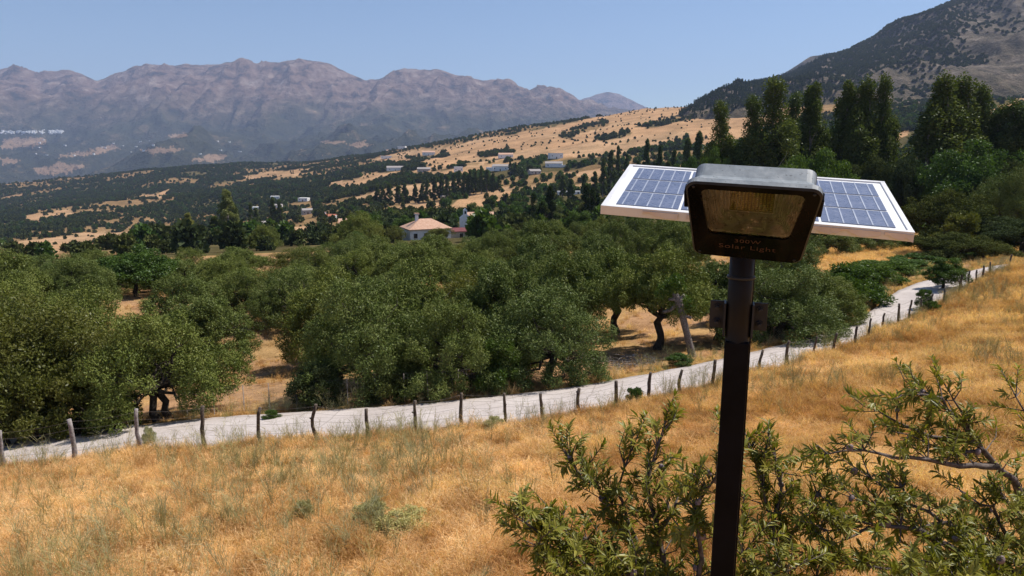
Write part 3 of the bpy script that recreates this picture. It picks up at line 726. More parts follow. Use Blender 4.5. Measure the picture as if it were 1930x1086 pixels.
# ------------------------------------------------------------------ scatter: one object of countless pieces
def scatter(name, pts, rot, scl, idx, meshes, label, group=None, cat=None):
    me = bpy.data.meshes.new(name); me.vertices.add(len(pts)); me.vertices.foreach_set('co', np.asarray(pts, np.float32).ravel())
    a = me.attributes.new('rot', 'FLOAT_VECTOR', 'POINT'); a.data.foreach_set('vector', np.asarray(rot, np.float32).ravel())
    a = me.attributes.new('scl', 'FLOAT_VECTOR', 'POINT')
    s = np.asarray(scl, np.float32); s = np.repeat(s[:, None], 3, 1) if s.ndim == 1 else s
    a.data.foreach_set('vector', s.ravel())
    a = me.attributes.new('pick', 'INT', 'POINT'); a.data.foreach_set('value', np.asarray(idx, np.int32))
    o = bpy.data.objects.new(name, me); COL.objects.link(o); o['kind'] = 'stuff'; o['label'] = label
    if cat: o['category'] = cat
    ng = bpy.data.node_groups.new(name, 'GeometryNodeTree')
    ng.interface.new_socket('Geometry', in_out='INPUT', socket_type='NodeSocketGeometry')
    ng.interface.new_socket('Geometry', in_out='OUTPUT', socket_type='NodeSocketGeometry')
    gi = ng.nodes.new('NodeGroupInput'); go = ng.nodes.new('NodeGroupOutput')
    jn = ng.nodes.new('GeometryNodeJoinGeometry')
    for m in reversed(meshes):
        src = bpy.data.objects.new(name + '_piece', m)
        oi = ng.nodes.new('GeometryNodeObjectInfo'); oi.inputs['Object'].default_value = src; oi.inputs['As Instance'].default_value = True
        ng.links.new(oi.outputs['Geometry'], jn.inputs[0])
    ip = ng.nodes.new('GeometryNodeInstanceOnPoints'); ip.inputs['Pick Instance'].default_value = True
    def na(n, t):
        k = ng.nodes.new('GeometryNodeInputNamedAttribute'); k.data_type = t; k.inputs[0].default_value = n
        return [s for s in k.outputs if s.enabled and s.name == 'Attribute'][0]
    ng.links.new(gi.outputs[0], ip.inputs['Points']); ng.links.new(jn.outputs[0], ip.inputs['Instance'])
    ng.links.new(na('pick', 'INT'), ip.inputs['Instance Index']); ng.links.new(na('rot', 'FLOAT_VECTOR'), ip.inputs['Rotation'])
    ng.links.new(na('scl', 'FLOAT_VECTOR'), ip.inputs['Scale'])
    ng.links.new(ip.outputs[0], go.inputs[0])
    md = o.modifiers.new('scatter', 'NODES'); md.node_group = ng
    return o
def rots(rng, n, tilt=0.0): return np.stack([rng.normal(size=n) * tilt, rng.normal(size=n) * tilt, rng.random(n) * 6.283], 1)

# ------------------------------------------------------------------ far woodland on the hills (one mass)
def blob(seed, h, w, n, leaf, mat, cone=False):
    tm, cm, _, _ = make_bush(seed, h, w, mat, n, leaf, cone); bpy.data.meshes.remove(tm); return cm
FARB = [blob(51, 4.2, 5.0, 420, (1.05, 0.85), 'scrub'), blob(52, 3.6, 5.5, 420, (1.05, 0.85), 'scrub'), blob(53, 4.6, 4.4, 420, (1.05, 0.85), 'scrub'),
        blob(54, 4.4, 5.0, 420, (1.05, 0.85), 'green'), blob(55, 12.0, 4.0, 520, (1.1, 0.8), 'pine', True)]
def far_wood():
    rng = np.random.default_rng(5); n = 210000
    Y = (130 ** 1.65 + rng.random(n) * (2330 ** 1.65 - 130 ** 1.65)) ** (1 / 1.65)
    t = rng.uniform(-1.02, 1.02, n); X = t * Y; Z = H(X, Y); px, py = project(X, Y, Z)
    tm = tan_mask(px, py); d = np.sqrt(X * X + Y * Y)
    dn = 0.30 + 1.3 * (fbm(X / 70, Y / 70, 3, 31) - 0.40)
    dn = np.where(px > 1000, dn * 0.8, dn + 0.12)
    bare = (fbm(X / 160, Y / 160, 3, 29) > 0.56); dn = np.where(bare, dn * 0.25, dn)
    dn = np.where(tm, 0.012 + 0.05 * (fbm(X / 40, Y / 40, 2, 37) > 0.62), dn)
    dn = np.where((Y < 420), 0.55 * dn, dn); dn = np.where((Y < 330) & (px < 640), 0.25 * dn, dn)
    keep = rng.random(n) < np.clip(dn, 0, 1)
    for hx, hy, hr in HOUSE_SPOTS:
        keep &= (X - hx) ** 2 + (Y - hy) ** 2 > (hr * 0.75 + 3) ** 2
        keep &= ~((np.abs(X - hx * Y / hy) < hr * 0.7) & (Y < hy) & (Y > hy - 60))
    X, Y, Z, t = X[keep], Y[keep], Z[keep], t[keep]; n = len(X)
    idx = rng.choice([0, 1, 2, 3], n, p=[0.34, 0.30, 0.24, 0.12])
    near = (Y < 900) & (t > -0.1); idx = np.where(near & (rng.random(n) < 0.4), 3, idx)
    s = rng.uniform(0.55, 1.35, n); s = np.where(tan_mask(*project(X, Y, Z)), s * 0.6, s)
    scatter('far_woodland', np.stack([X, Y, Z - 0.2], 1), rots(rng, n), s, idx, FARB, 'dark scrub woodland covering the far valley hills and hedge lines')
    return n
def mountain_wood():
    rng = np.random.default_rng(6); n = 60000
    Y = rng.uniform(1120, 2130, n); px = rng.uniform(1270, 2150, n); X = (px - CX) / F * Y; Z = mt_height(X, Y)
    qx, qy = project(X, Y, Z)
    hs = sky3(qx)
    up = np.clip(1 - (qy - hs) / 120, 0, 1)
    dn = 0.06 + 0.65 * up * np.clip((1900 - qx) / 160, 0.15, 1) * np.clip((qx - 1300) / 120, 0.1, 1) + 0.12 * up + 0.9 * (fbm(X / 90, Y / 90, 3, 55) - 0.47)
    keep = rng.random(n) < np.clip(dn, 0, 1); keep &= Z > H(X, Y)
    X, Y, Z = X[keep], Y[keep], Z[keep]; n = len(X); qx = qx[keep]
    idx = rng.choice([0, 1, 2], n); pine = (qx < 1560) & (rng.random(n) < 0.55)
    idx = np.where(pine, 3, idx)
    scatter('mountain_woodland', np.stack([X, Y, Z - 0.3], 1), rots(rng, n), np.where(pine, rng.uniform(0.45, 0.9, n), rng.uniform(0.6, 1.5, n)), idx, FARB[:3] + [FARB[4]], 'dark evergreen scrub and pines on the steep mountain')
    return n

# ------------------------------------------------------------------ houses
HOUSE_SPOTS = []
def house(px, py, w, d, hwall, rise, rz, roof, label, hip=False, windows=3, name='farmhouse', wall='white_wall', chimney=False, Y=None, cat='house', annex=None, flat=False):
    g = at_Y(px, Y) if Y else hit(px, py)
    HOUSE_SPOTS.append((g.x, g.y, max(w, d)))
    o = empty(name, (g.x, g.y, g.z - 0.3), math.radians(rz)); tag(o, label, cat, 'houses of the valley')
    bm = bmesh.new(); bm_box(bm, (0, 0, hwall / 2), (w, d, hwall))
    if not hip and not flat:
        for s in (-1, 1):
            vs_ = [bm.verts.new(p) for p in ((s * w / 2, -d / 2, hwall), (s * w / 2, d / 2, hwall), (s * w / 2, 0, hwall + rise))]
            bm.faces.new(vs_)
    wall_o = link('wall', mesh_bm('wall', bm, M[wall]), o)
    e = 0.35; bm = bmesh.new()
    if flat: bm_box(bm, (0, 0, hwall + 0.12), (w + 0.2, d + 0.2, 0.24))
    else:
        k = (w / 2 + e - (d / 2 + e) * 0.9) if hip else w / 2 + e
        k = max(k, 0.3); z0 = hwall - e * rise / (d / 2) * 0.3 + 0.02
        T = [(-w / 2 - e, -d / 2 - e, z0), (w / 2 + e, -d / 2 - e, z0), (w / 2 + e, d / 2 + e, z0), (-w / 2 - e, d / 2 + e, z0), (-k, 0, hwall + rise + 0.05), (k, 0, hwall + rise + 0.05)]
        B = [(x, y, z + 0.18) for x, y, z in T]
        va = [bm.verts.new(p) for p in T]; vb = [bm.verts.new(p) for p in B]
        fs = [(0, 1, 5, 4), (2, 3, 4, 5), (1, 2, 5), (3, 0, 4)]
        if not hip: fs = fs[:2]
        for f in fs:
            bm.faces.new([vb[i] for i in f]); bm.faces.new([va[i] for i in reversed(f)])
        for a, b in ((0, 1), (1, 2), (2, 3), (3, 0)) if hip else ((0, 1), (2, 3)): bm.faces.new([va[a], va[b], vb[b], vb[a]])
        if not hip:
            for a, b in ((1, 5), (5, 2), (3, 4), (4, 0)): bm.faces.new([va[a], va[b], vb[b], vb[a]])
    ro = link('roof', mesh_bm('roof', bm, M[roof]), o)
    if chimney:
        bm = bmesh.new(); bm_box(bm, (-w * 0.22, 0, hwall + rise + 0.2), (0.7, 0.7, 1.9)); bm_box(bm, (-w * 0.22, 0, hwall + rise + 1.35), (1.0, 1.0, 0.16))
        link('chimney', mesh_bm('chimney', bm, M['white_wall']), ro)
        bm = bmesh.new(); bm_box(bm, (-w * 0.22, 0, hwall + rise + 1.56), (1.15, 1.15, 0.2)); link('chimney_cap', mesh_bm('cap', bm, M['terracotta']), ro)
    for s, face in ((1, 'f'), (-1, 'l'), (1, 'r')):
        nn = windows if face == 'f' else 1
        for k in range(nn):
            if face == 'f':
                x = w * ((k + 0.5) / nn - 0.5); c = (x, -d / 2 - 0.02, hwall * 0.55); sz = (1.1, 0.10, 1.3)
                if k == nn // 2 and nn > 1:
                    bm = bmesh.new(); bm_box(bm, (x, -d / 2 - 0.03, 1.15), (1.2, 0.10, 2.3)); link('door', mesh_bm('door', bm, M['wood_door']), o); continue
            else: c = ((-w / 2 - 0.02) if face == 'l' else (w / 2 + 0.02), 0, hwall * 0.55); sz = (0.10, 1.1, 1.3)
            bm = bmesh.new(); bm_box(bm, c, sz); wn_ = link('window', mesh_bm('window', bm, M['white_wall']), o)
            bm = bmesh.new(); q = Vector(c) + (Vector((0, -0.03, 0)) if face == 'f' else Vector((-0.03 if face == 'l' else 0.03, 0, 0)))
            bm_box(bm, q, (sz[0] * (0.85 if face == 'f' else 1), sz[1] * (1 if face == 'f' else 0.85), sz[2] * 0.88)); link('pane', mesh_bm('pane', bm, M['pane']), wn_)
    if annex:
        bm = bmesh.new(); ax, aw, ad, ah = annex; bm_box(bm, (ax, -d * 0.3, ah / 2), (aw, ad, ah)); link('annex', mesh_bm('annex', bm, M['white_wall']), o)
    return o
house(803, 0, 10.4, 8.4, 3.2, 2.1, 24, 'terracotta', 'white farmhouse with terracotta hip roof and chimney beyond the olive grove', hip=True, windows=4, chimney=True, Y=172)
house(867, 0, 5.6, 4.2, 2.0, 0.7, 14, 'maroon_roof', 'low shed with dark maroon roof just right of the hip-roofed farmhouse', name='shed', wall='stone', cat='shed', Y=178, windows=1)
house(905, 0, 11.0, 6.0, 3.4, 1.6, 10, 'terracotta', 'long tiled roof half hidden in trees behind the white belfry', Y=245, windows=2)
house(672, 0, 13.0, 6.5, 2.8, 1.5, 15, 'terracotta', 'low tiled farm building hidden in trees left of the hip-roofed farmhouse', Y=270, windows=2)
house(503, 431, 11.0, 7.0, 4.2, 1.4, 28, 'grey_roof', 'white two-part house at the left end of the tan field', annex=(-7.5, 5, 4.5, 2.8))
house(620, 416, 12.0, 7.0, 3.4, 1.6, -16, 'red_roof', 'white house with bright red roof on the right end of the tan field', annex=(7.0, 6, 5, 2.6), chimney=True)
house(478, 396, 13, 8, 4.2, 1.2, 20, 'white_wall', 'bright white house behind the tall poplar', flat=True)
house(519, 376, 13, 9, 5.0, 1.5, 10, 'white_wall', 'white block house among shrubs at the wooded edge', flat=True)
house(573, 379, 13, 8, 4.2, 1.2, -8, 'white_wall', 'small white house with flat roof above the red-roofed house', flat=True)
house(579, 404, 9, 6, 4.0, 1.5, 30, 'grey_roof', 'grey stone cottage in trees above the tan field', wall='stone')
house(525, 391, 10, 6, 3.2, 1.2, 12, 'grey_roof', 'low white outbuilding between two dark poplars')
house(735, 284, 20, 12, 7.0, 3.0, 15, 'terracotta', 'white farmhouse highest up at the dark wooded crest')
house(758, 281, 20, 12, 7.0, 3.0, -10, 'white_wall', 'bright white flat house at the hill crest right of the dark trees', flat=True)
house(728, 299, 24, 12, 6.0, 2.0, 10, 'white_wall', 'white flat building on the slope below the crest farmhouses', flat=True)
house(808, 293, 24, 12, 6.0, 2.5, 6, 'terracotta', 'white farmstead with tiled roof alone in the upper tan field')
house(745, 322, 26, 12, 5.0, 2.5, 12, 'grey_roof', 'long white farm building on the middle slope', annex=(16, 8, 8, 4.5))
house(799, 324, 17, 9, 4.0, 2.0, 5, 'grey_roof', 'grey barn on the tan slope below the tree line', wall='stone', name='barn', cat='barn')
house(864, 324, 10, 7, 6.0, 1.6, 10, 'white_wall', 'narrow white house behind the poplar row', flat=True)
house(945, 322, 18, 11, 5.0, 2.0, -12, 'grey_roof', 'white clustered villa right of the poplar row', annex=(-11, 8, 8, 4.0))
house(953, 298, 20, 10, 5.0, 2.2, 8, 'terracotta', 'pale house below the tan hillside in the middle')
house(1047, 299, 16, 10, 6.5, 2.0, 12, 'white_wall', 'white block house topmost of the two among the right-hand trees', flat=True)
house(1044, 315, 18, 9, 4.0, 2.0, -6, 'grey_roof', 'white villa with grey roof and long white terrace wall', annex=(6, 16, 5, 2.5))
house(1007, 328, 11, 8, 3.0, 1.8, 20, 'grey_roof', 'small stone cottage between orchards below the villa', wall='stone')
house(839, 377, 8, 5, 3.2, 0.8, 12, 'grey_roof', 'pale stone ruin at the roadside below the poplar row', wall='stone', windows=2)
house(1072, 367, 15, 3, 2.4, 0.6, 4, 'white_wall', 'long low white outbuilding beside the irrigated plot', flat=True, windows=5, name='outbuilding')
house(1395, 174, 16, 10, 6.0, 2.0, 5, 'white_wall', 'tiny white house high on the tan ridge behind the poplars', flat=True)
def belfry():
    g = at_Y(877, 240); o = empty('belfry', g, math.radians(15), (0.72, 0.72, 0.72)); HOUSE_SPOTS.append((g.x, g.y, 7))
    tag(o, 'small white gabled belfry with bell opening beside the long tiled roof', 'belfry')
    bm = bmesh.new(); bm_box(bm, (0, 0, 2.4), (5.5, 1.0, 4.8))
    link('wall', mesh_bm('wall', bm, M['white_wall']), o)
    bm = bmesh.new()
    for x0, x1, z in ((-2.75, 2.75, 4.8),):
        pr = [(x0, z), (x1, z), (0.9, z + 1.5), (0.9, z + 3.6), (0, z + 4.4), (-0.9, z + 3.6), (-0.9, z + 1.5)]
        f = bm.faces.new([bm.verts.new((x, -0.5, zz)) for x, zz in pr]); r = bmesh.ops.extrude_face_region(bm, geom=[f])
        bmesh.ops.translate(bm, vec=(0, 1.0, 0), verts=[v for v in r['geom'] if isinstance(v, bmesh.types.BMVert)])
    bmesh.ops.recalc_face_normals(bm, faces=bm.faces); link('gable', mesh_bm('gable', bm, M['white_wall']), o)
    bm = bmesh.new(); bm_box(bm, (0, -0.52, 7.2), (0.8, 0.1, 1.3)); link('bell_opening', mesh_bm('opening', bm, M['pane']), o)
belfry()
def village():
    rng = np.random.default_rng(8); acc = bmesh.new()
    bpy.context.view_layer.update()
    from mathutils.bvhtree import BVHTree
    bv = BVHTree.FromPolygons([v.co for v in range_o.data.vertices], [tuple(p.vertices) for p in range_o.data.polygons])
    for k in range(210):
        px = rng.choice([rng.uniform(-60, 84), rng.uniform(-60, 84), rng.uniform(92, 119)]); py = 250 + rng.normal() * 1.6 - max(0, px) * 0.01
        if rng.random() < 0.10: px, py = rng.uniform(60, 470), rng.uniform(262, 296)
        d = ray(px, py); r = bv.ray_cast(Vector((0, 0, 0)), Vector(d).normalized())
        if r[0] is None: continue
        s = rng.uniform(11, 22); hh = rng.uniform(7, 13)
        bm_box(acc, r[0] + Vector((0, 0, hh * 0.3)), (s, 10, hh), Matrix.Rotation(rng.uniform(-0.4, 0.4), 3, 'Z'))
    o = link('distant_village', mesh_bm('distant_village', acc, M['white_wall'])); tag(o, 'far white village strung along the foot of the mountains', 'village', kind='stuff')
village()
N_FAR = far_wood(), mountain_wood()

# ------------------------------------------------------------------ trees one can tell apart
R = random.Random(4)
ORD = ['first', 'second', 'third', 'fourth', 'fifth', 'sixth', 'seventh', 'eighth', 'ninth', 'tenth', 'eleventh', 'twelfth', 'thirteenth', 'fourteenth', 'fifteenth',
       'sixteenth', 'seventeenth', 'eighteenth', 'nineteenth', 'twentieth', 'twenty-first', 'twenty-second', 'twenty-third', 'twenty-fourth', 'twenty-fifth', 'twenty-sixth', 'twenty-seventh', 'twenty-eighth', 'twenty-ninth', 'thirtieth']
def number_off(items, fmt, group):
    """items (px, thing); each gets its place from the left in its row"""
    items.sort(key=lambda a: a[0])
    for k, (px, o) in enumerate(items): o['label'] = fmt % ORD[min(k, len(ORD) - 1)]; o['group'] = group

taken = []
def grow(kits, name, cat, px, Y, top, label, group=None, w=None, part=('trunk', 'crown'), k=None, rz=None):
    g, h = by_top(px, Y, top)
    kit = kits[R.randrange(len(kits)) if k is None else k]
    o = plant(kit, name, cat, g, h, w, rz, R, part); tag(o, label, cat, group); taken.append((g.x, g.y, (w or h) * 0.5)); return o
OG = 'olive trees of the grove'
grow(OLIVES, 'olive_tree', 'olive tree', 306, 25.6, 588, 'rounded olive with two dark trunks standing right beside the lane', OG, w=6.0, k=5, rz=0.2)
grow(OLIVES, 'olive_tree', 'olive tree', 1030, 27.0, 548, 'big olive with short bare trunk at the lane, edge of the clearing', OG, w=5.6, k=1)
grow(OLIVES, 'olive_tree', 'olive tree', 852, 26.5, 572, 'full olive in the middle front, left of the short-trunked olive', OG, w=5.0, k=3)
grow(OLIVES, 'olive_tree', 'olive tree', 690, 27.5, 530, 'largest front olive, with shaded ground on its open side', OG, w=6.0, k=4)
grow(OLIVES, 'olive_tree', 'olive tree', 780, 31.5, 505, 'tall olive rising between the two middle front olives', OG, w=6.0, k=0)
grow(OLIVES, 'olive_tree', 'olive tree', 955, 33.0, 500, 'olive behind and between the middle front olives', OG, w=6.0, k=2)
grow(OLIVES, 'olive_tree', 'olive tree', 1240, 33.8, 470, 'olive with forked dark trunk beside the leaning dead trunk', OG, w=5.6, k=6)
grow(OLIVES, 'olive_tree', 'olive tree', 1160, 41.0, 470, 'olive with shaded trunk at the back of the right-hand clearing', OG, w=6.2, k=6)
grow(OLIVES, 'olive_tree', 'olive tree', 1085, 38.0, 480, 'olive behind the short-trunked olive at the clearing', OG, w=5.6, k=6)
grow(OLIVES, 'olive_tree', 'olive tree', 1470, 33.5, 505, 'dense olive directly right of the lamp pole', OG, w=6.6, k=4)
grow(OLIVES, 'olive_tree', 'olive tree', 1355, 35.5, 490, 'olive behind the lamp pole, left half showing', OG, w=5.8, k=6)
grow(OLIVES, 'olive_tree', 'olive tree', 1545, 37.5, 512, 'olive beside the lane where it starts to climb', OG, w=5.0, k=0)
grow(OLIVES, 'olive_tree', 'olive tree', 160, 34.0, 552, 'olive behind the yellowing thicket and the two-trunked olive', OG, w=6.4, k=1)
grow(OLIVES, 'olive_tree', 'olive tree', 20, 33.0, 540, 'olive cut by the left frame edge above the thicket', OG, w=6.6, k=4)
grow(OLIVES, 'olive_tree', 'olive tree', 352, 45.0, 520, 'olive behind the sunlit gap, left side', OG, w=6.2, k=3)
grow(OLIVES, 'olive_tree', 'olive tree', 628, 38.0, 512, 'olive behind the sunlit gap, right side', OG, w=6.0, k=0)
grow(OLIVES, 'olive_tree', 'olive tree', 1552, 76, 424, 'olive with bare trunk on the tan slope, nearer the lamp', OG, w=7.5, k=2)
grow(OLIVES, 'olive_tree', 'olive tree', 1642, 82, 420, 'olive with bare trunk on the tan slope under the panel corner', OG, w=7.0, k=0)
grow(OLIVES, 'olive_tree', 'olive tree', 1893, 76, 318, 'grey olive with stout trunk on the dry bank at right', OG, w=9.0, k=1)
grow(OLIVES, 'olive_tree', 'olive tree', 472, 51.0, 505, 'olive closing the upper end of the sunlit gap', OG, w=6.0, k=1)
grow(OLIVES, 'olive_tree', 'olive tree', 548, 47.5, 510, 'olive behind the gap, right of the one closing it', OG, w=5.8, k=4)
grow(OLIVES, 'olive_tree', 'olive tree', 418, 60.0, 492, 'small-looking olive above the sunlit gap, left of the pale poplar', OG, w=6.0, k=2)
TH = 'yellowing trees of the thicket'
grow(DRYT, 'thicket_tree', 'tree', 50, 25.2, 572, 'yellow-green thicket tree at the left edge, lowest branches on the lane', TH, w=6.0, k=0)
grow(DRYT, 'thicket_tree', 'tree', 165, 26.0, 605, 'yellow-brown thicket tree beside the two-trunked olive', TH, w=5.0, k=1)
grow(DRYT, 'thicket_tree', 'tree', -70, 26.5, 560, 'thicket tree mostly beyond the left frame edge', TH, w=6.0, k=1)
grow(FIG, 'fig_tree', 'tree', 255, 56, 470, 'bright deep green rounded tree standing alone among grey olives', w=6.6, k=0)
row = []
for px, Y, top, w in ((15, 22.9, 700, 2.6), (75, 23.3, 712, 2.4), (140, 23.8, 700, 2.6), (205, 24.3, 716, 2.2), (600, 25.6, 690, 2.2), (740, 25.4, 700, 2.0), (905, 26.2, 705, 1.6)):
    row.append((px, grow(DBUSH[1:] if px > 300 else DBUSH[:1], 'verge_shrub', 'shrub', px, Y, top, None, None, w=w, part=('stem', 'foliage'))))
number_off(row, 'low shrub on the far verge under the front trees, %s from the left', 'shrubs under the front trees')
grow(BUSH, 'young_olive', 'young tree', 942, 25.6, 642, 'small dark upright young tree between two front olives', w=1.9, k=1, part=('stem', 'foliage'))

# rows of the grove behind the front trees
GAP = [[(408,612),(618,612),(600,790),(408,790)], [(1120,560),(1345,560),(1345,720),(1120,720)], [(930,470),(1000,438),(1110,428),(1110,440),(1050,450),(980,466)]]
rowsO = {}
for ri, Y0 in enumerate((40, 47, 54, 62, 71, 81, 92, 104)):
    px = -160 + R.uniform(0, 60)
    while px < (1560 if Y0 < 50 else 1330 if Y0 < 80 else 1180):
        Y = Y0 + R.uniform(-2.2, 2.2); g = at_Y(px, Y); bx, by = project(g.x, g.y, g.z)
        bad = any(in_poly(np.array([bx]), np.array([by]), p)[0] for p in GAP)
        bad |= any((g.x - a) ** 2 + (g.y - b) ** 2 < (c * 0.62 + 1.1) ** 2 for a, b, c in taken)
        bad |= Y > 95 and R.random() < 0.25
        front = 715 < px < 905 and Y > 74     # the farmhouse looks out over lower trees
        bad |= front and Y > 98
        bad |= px < 640 and Y0 > 75
        bad |= 170 < px < 345 and 38 < Y < 60
        lowt = (px < 640 and Y0 > 50) or (px < 960 and Y0 > 65)
        if not bad:
            w = R.uniform(4.9, 6.6); yel = R.random() < (0.25 if Y > 60 and 500 < px < 1000 else 0.06)
            if yel: o = plant(DRYT[R.randrange(2)], 'yellowing_tree', 'tree', g, R.uniform(2.3, 2.9) if front else R.uniform(2.8, 3.5) if lowt else R.uniform(3.6, 4.6), w, None, R)
            else: o = plant(OLIVES[R.randrange(7)], 'olive_tree', 'olive tree', g, R.uniform(2.5, 3.1) if front else R.uniform(2.9, 3.7) if lowt else R.uniform(3.7, 5.0), w, None, R)
            rowsO.setdefault(ri, []).append((float(bx), o)); taken.append((g.x, g.y, w * 0.5))
        px += R.uniform(4.6, 6.2) / Y0 * F
for ri, it in rowsO.items():
    ol = [(p, o) for p, o in it if o.name.startswith('olive')]; ye = [(p, o) for p, o in it if not o.name.startswith('olive')]
    number_off(ol, 'grey-green olive in row ' + ('two three four five six seven eight nine'.split()[ri]) + ' behind the lane, %s from the left', OG)
    number_off(ye, 'yellowing tree in row ' + ('two three four five six seven eight nine'.split()[ri]) + ' of the grove, %s from the left', 'yellowing trees of the grove')

# poplars
grow(DRYT, 'yellowing_tree', 'tree', 828, 156, 429, 'yellowish tree in front of the hip-roofed farmhouse, hiding its lower right half', w=6.0)
grow(ROUND, 'broadleaf_tree', 'tree', 722, 165, 420, 'dark green round tree left of the hip-roofed farmhouse', w=8.5)
PG = 'poplars of the valley'
for px, Y, top, w, lab in ((433, 236, 359, 8.5, 'tallest pale green poplar rising alone at the left over the grove'), (408, 232, 408, 5, 'dark slim poplar leaning against the tallest pale poplar'),
        (385, 228, 428, 4.5, 'short dark poplar, middle of the left trio'), (358, 232, 402, 5.5, 'yellow-green poplar left of the dark poplar pair'), (320, 226, 426, 4, 'thin dark poplar at the edge of the left poplars'),
        (183, 246, 452, 3.2, 'single slim dark cypress-like poplar near the pinkish tan field'), (446, 268, 385, 4, 'dark poplar tucked behind the tallest pale poplar')):
    grow(PALE if 'pale green' in lab or 'yellow-green' in lab else POPS, 'poplar_tree', 'poplar', px, Y, top, lab, PG, w=w)
row = []
for px, top in ((712, 349), (722, 350), (735, 346), (752, 350), (763, 345), (783, 348), (797, 347), (806, 338), (820, 333), (833, 329), (844, 331), (856, 326), (866, 322), (876, 324), (886, 320), (897, 322), (907, 318), (918, 320), (930, 327), (941, 331)):
    o = grow(POPS, 'poplar_tree', 'poplar', px, 560 + R.uniform(-8, 8), top, None, None, w=R.uniform(5.5, 8)); row.append((px, o))
number_off(row, 'dark poplar in the long field-edge row, %s from the left', 'poplar row at the field edge')
row = []
for px, Y, top in ((962, 690, 302), (972, 690, 306), (985, 640, 318), (476, 420, 384), (486, 425, 392), (517, 430, 372), (530, 430, 378), (1150, 420, 284), (1163, 430, 276), (1180, 400, 292), (1120, 380, 324), (1075, 372, 338), (1100, 360, 330),
                   (1215, 300, 264), (1240, 290, 276), (1266, 280, 284), (1290, 270, 262), (1200, 330, 304), (1230, 320, 304), (1136, 400, 300), (1310, 250, 250), (1255, 262, 305), (1190, 262, 330), (1168, 300, 325), (1060, 420, 330)):
    o = grow(POPS, 'poplar_tree', 'poplar', px, Y, top, None, None, w=R.uniform(4, 6.5)); row.append((px, o))
number_off(row, 'dark poplar loosely scattered among the valley houses, %s from the left', 'scattered valley poplars')
BIG = 'tall poplars at the right'
for px, Y, top, w, lab in ((1345, 125, 198, 6, 'slim pale-tipped poplar left of the tall group, above the lamp'), (1442, 118, 156, 8, 'tall ragged poplar straight above the lamp housing'), (1404, 121, 188, 6.5, 'lower poplar filling the gap beside the slim pale-tipped one'),
        (1512, 124, 166, 8, 'thin-leaved poplar in the middle of the tall group'), (1572, 119, 163, 8, 'dense dark poplar with pale trunk right of centre group'), (1612, 117, 158, 7, 'dense poplar second from the right end of the tall group'), (1640, 117, 150, 5, 'pointed poplar at the right end of the tall group'),
        (1752, 110, 150, 8, 'tall dark poplar left of the second tall group'), (1788, 112, 154, 8.5, 'broad poplar in the middle of the second tall group'), (1817, 113, 166, 6.5, 'poplar on the right flank of the second tall group'),
        (1856, 111, 206, 6.5, 'shorter poplar right of the second tall group'), (1884, 109, 196, 7, 'dark poplar near the right frame edge'), (1922, 106, 200, 8, 'dark poplar cut by the right frame edge'), (1480, 140, 182, 7, 'half hidden poplar behind the tall group')):
    grow(BROAD, 'poplar_tree', 'poplar', px, Y, top, lab, BIG, w=w * 1.32)
GR = 'broad trees at the right'
for kits, px, Y, top, w, lab in ((ROUND, 1832, 93, 270, 14, 'broad bright walnut-like tree below the second tall poplar group'), (ROUND, 1545, 101, 288, 10, 'rounded green tree behind the lamp, below the tall poplars'), (ROUND, 1755, 97, 298, 8, 'dark rounded tree left of the broad bright tree'),
        (DARK, 1600, 108, 300, 10, 'dark leafy tree at the foot of the dense poplars'), (DARK, 1660, 104, 305, 9, 'dark leafy tree above the panel corner'), (DARK, 1700, 100, 300, 8, 'dark tree in the shadowy gap between poplar groups'), (ROUND, 1490, 96, 300, 8, 'green tree peeping over the lamp top'),
        (DARK, 1775, 70, 362, 8, 'grey-green holm oak shrub below the broad bright tree'), (DBUSH, 1805, 65, 403, 4.6, 'mid green bushy shrub on the dry bank edge'), (BUSH, 1740, 74, 422, 4.5, 'shrub at the panel corner on the tan slope'),
        (DARK, 1880, 66, 402, 7, 'dark shrub mass at the right edge below the grey olive'), (DARK, 1930, 62, 412, 7, 'dark shrub cut by the right frame edge above the field'), (DARK, 1790, 57, 440, 6, 'dark round shrub behind the upper fence posts'), (DARK, 1855, 58, 452, 5, 'dark shrub behind the far end of the lane'),
        (ROUND, 1340, 118, 285, 7, 'green tree behind the lamp, left of the housing'), (ROUND, 1300, 150, 300, 8, 'green tree above the left solar panel half'), (DARK, 1905, 84, 310, 8, 'dark tree behind the grey olive at right')):
    grow(kits, 'shrub' if kits in (DBUSH, BUSH) else 'broadleaf_tree', 'shrub' if kits in (DBUSH, BUSH) else 'tree', px, Y, top, lab, GR, w=w, part=('stem', 'foliage') if kits in (DBUSH, BUSH) else ('trunk', 'crown'))
HG = 'hedge bushes along the lane'
row = []
for px, Y, top, w in ((1505, 36.3, 560, 3.4), (1575, 39.0, 520, 3.6), (1600, 41.5, 500, 4.2), (1618, 43.5, 512, 3.2), (1640, 46.5, 496, 4.0), (1668, 49.5, 492, 4.2), (1700, 53, 488, 4.4), (1735, 55.5, 480, 4.4), (1765, 57, 476, 4.6), (1820, 61, 470, 4.5), (1850, 63, 462, 4.5), (1440, 35.0, 560, 3.0), (1545, 39.6, 575, 2.6)):
    o = grow([BUSH, DBUSH[1:], BUSH][R.randrange(3)], 'hedge_bush', 'bush', px, Y, top, None, None, w=w, part=('stem', 'foliage')); row.append((px, o))
number_off(row, 'leafy bush of the hedge beyond the lane right of the pole, %s from the left', HG)
grow(ROUND, 'roadside_tree', 'tree', 1777, 42.6, 487, 'little crooked tree growing in the fence line beside the lane', w=2.6, k=0)
row = []
for px, Y, top in ((1005, 205, 366), (1037, 196, 352), (1022, 190, 382), (1104, 195, 350), (1116, 190, 356), (1124, 192, 366)):
    row.append((px, grow(CYP, 'conifer', 'conifer', px, Y, top, None, None, w=R.uniform(3, 5))))
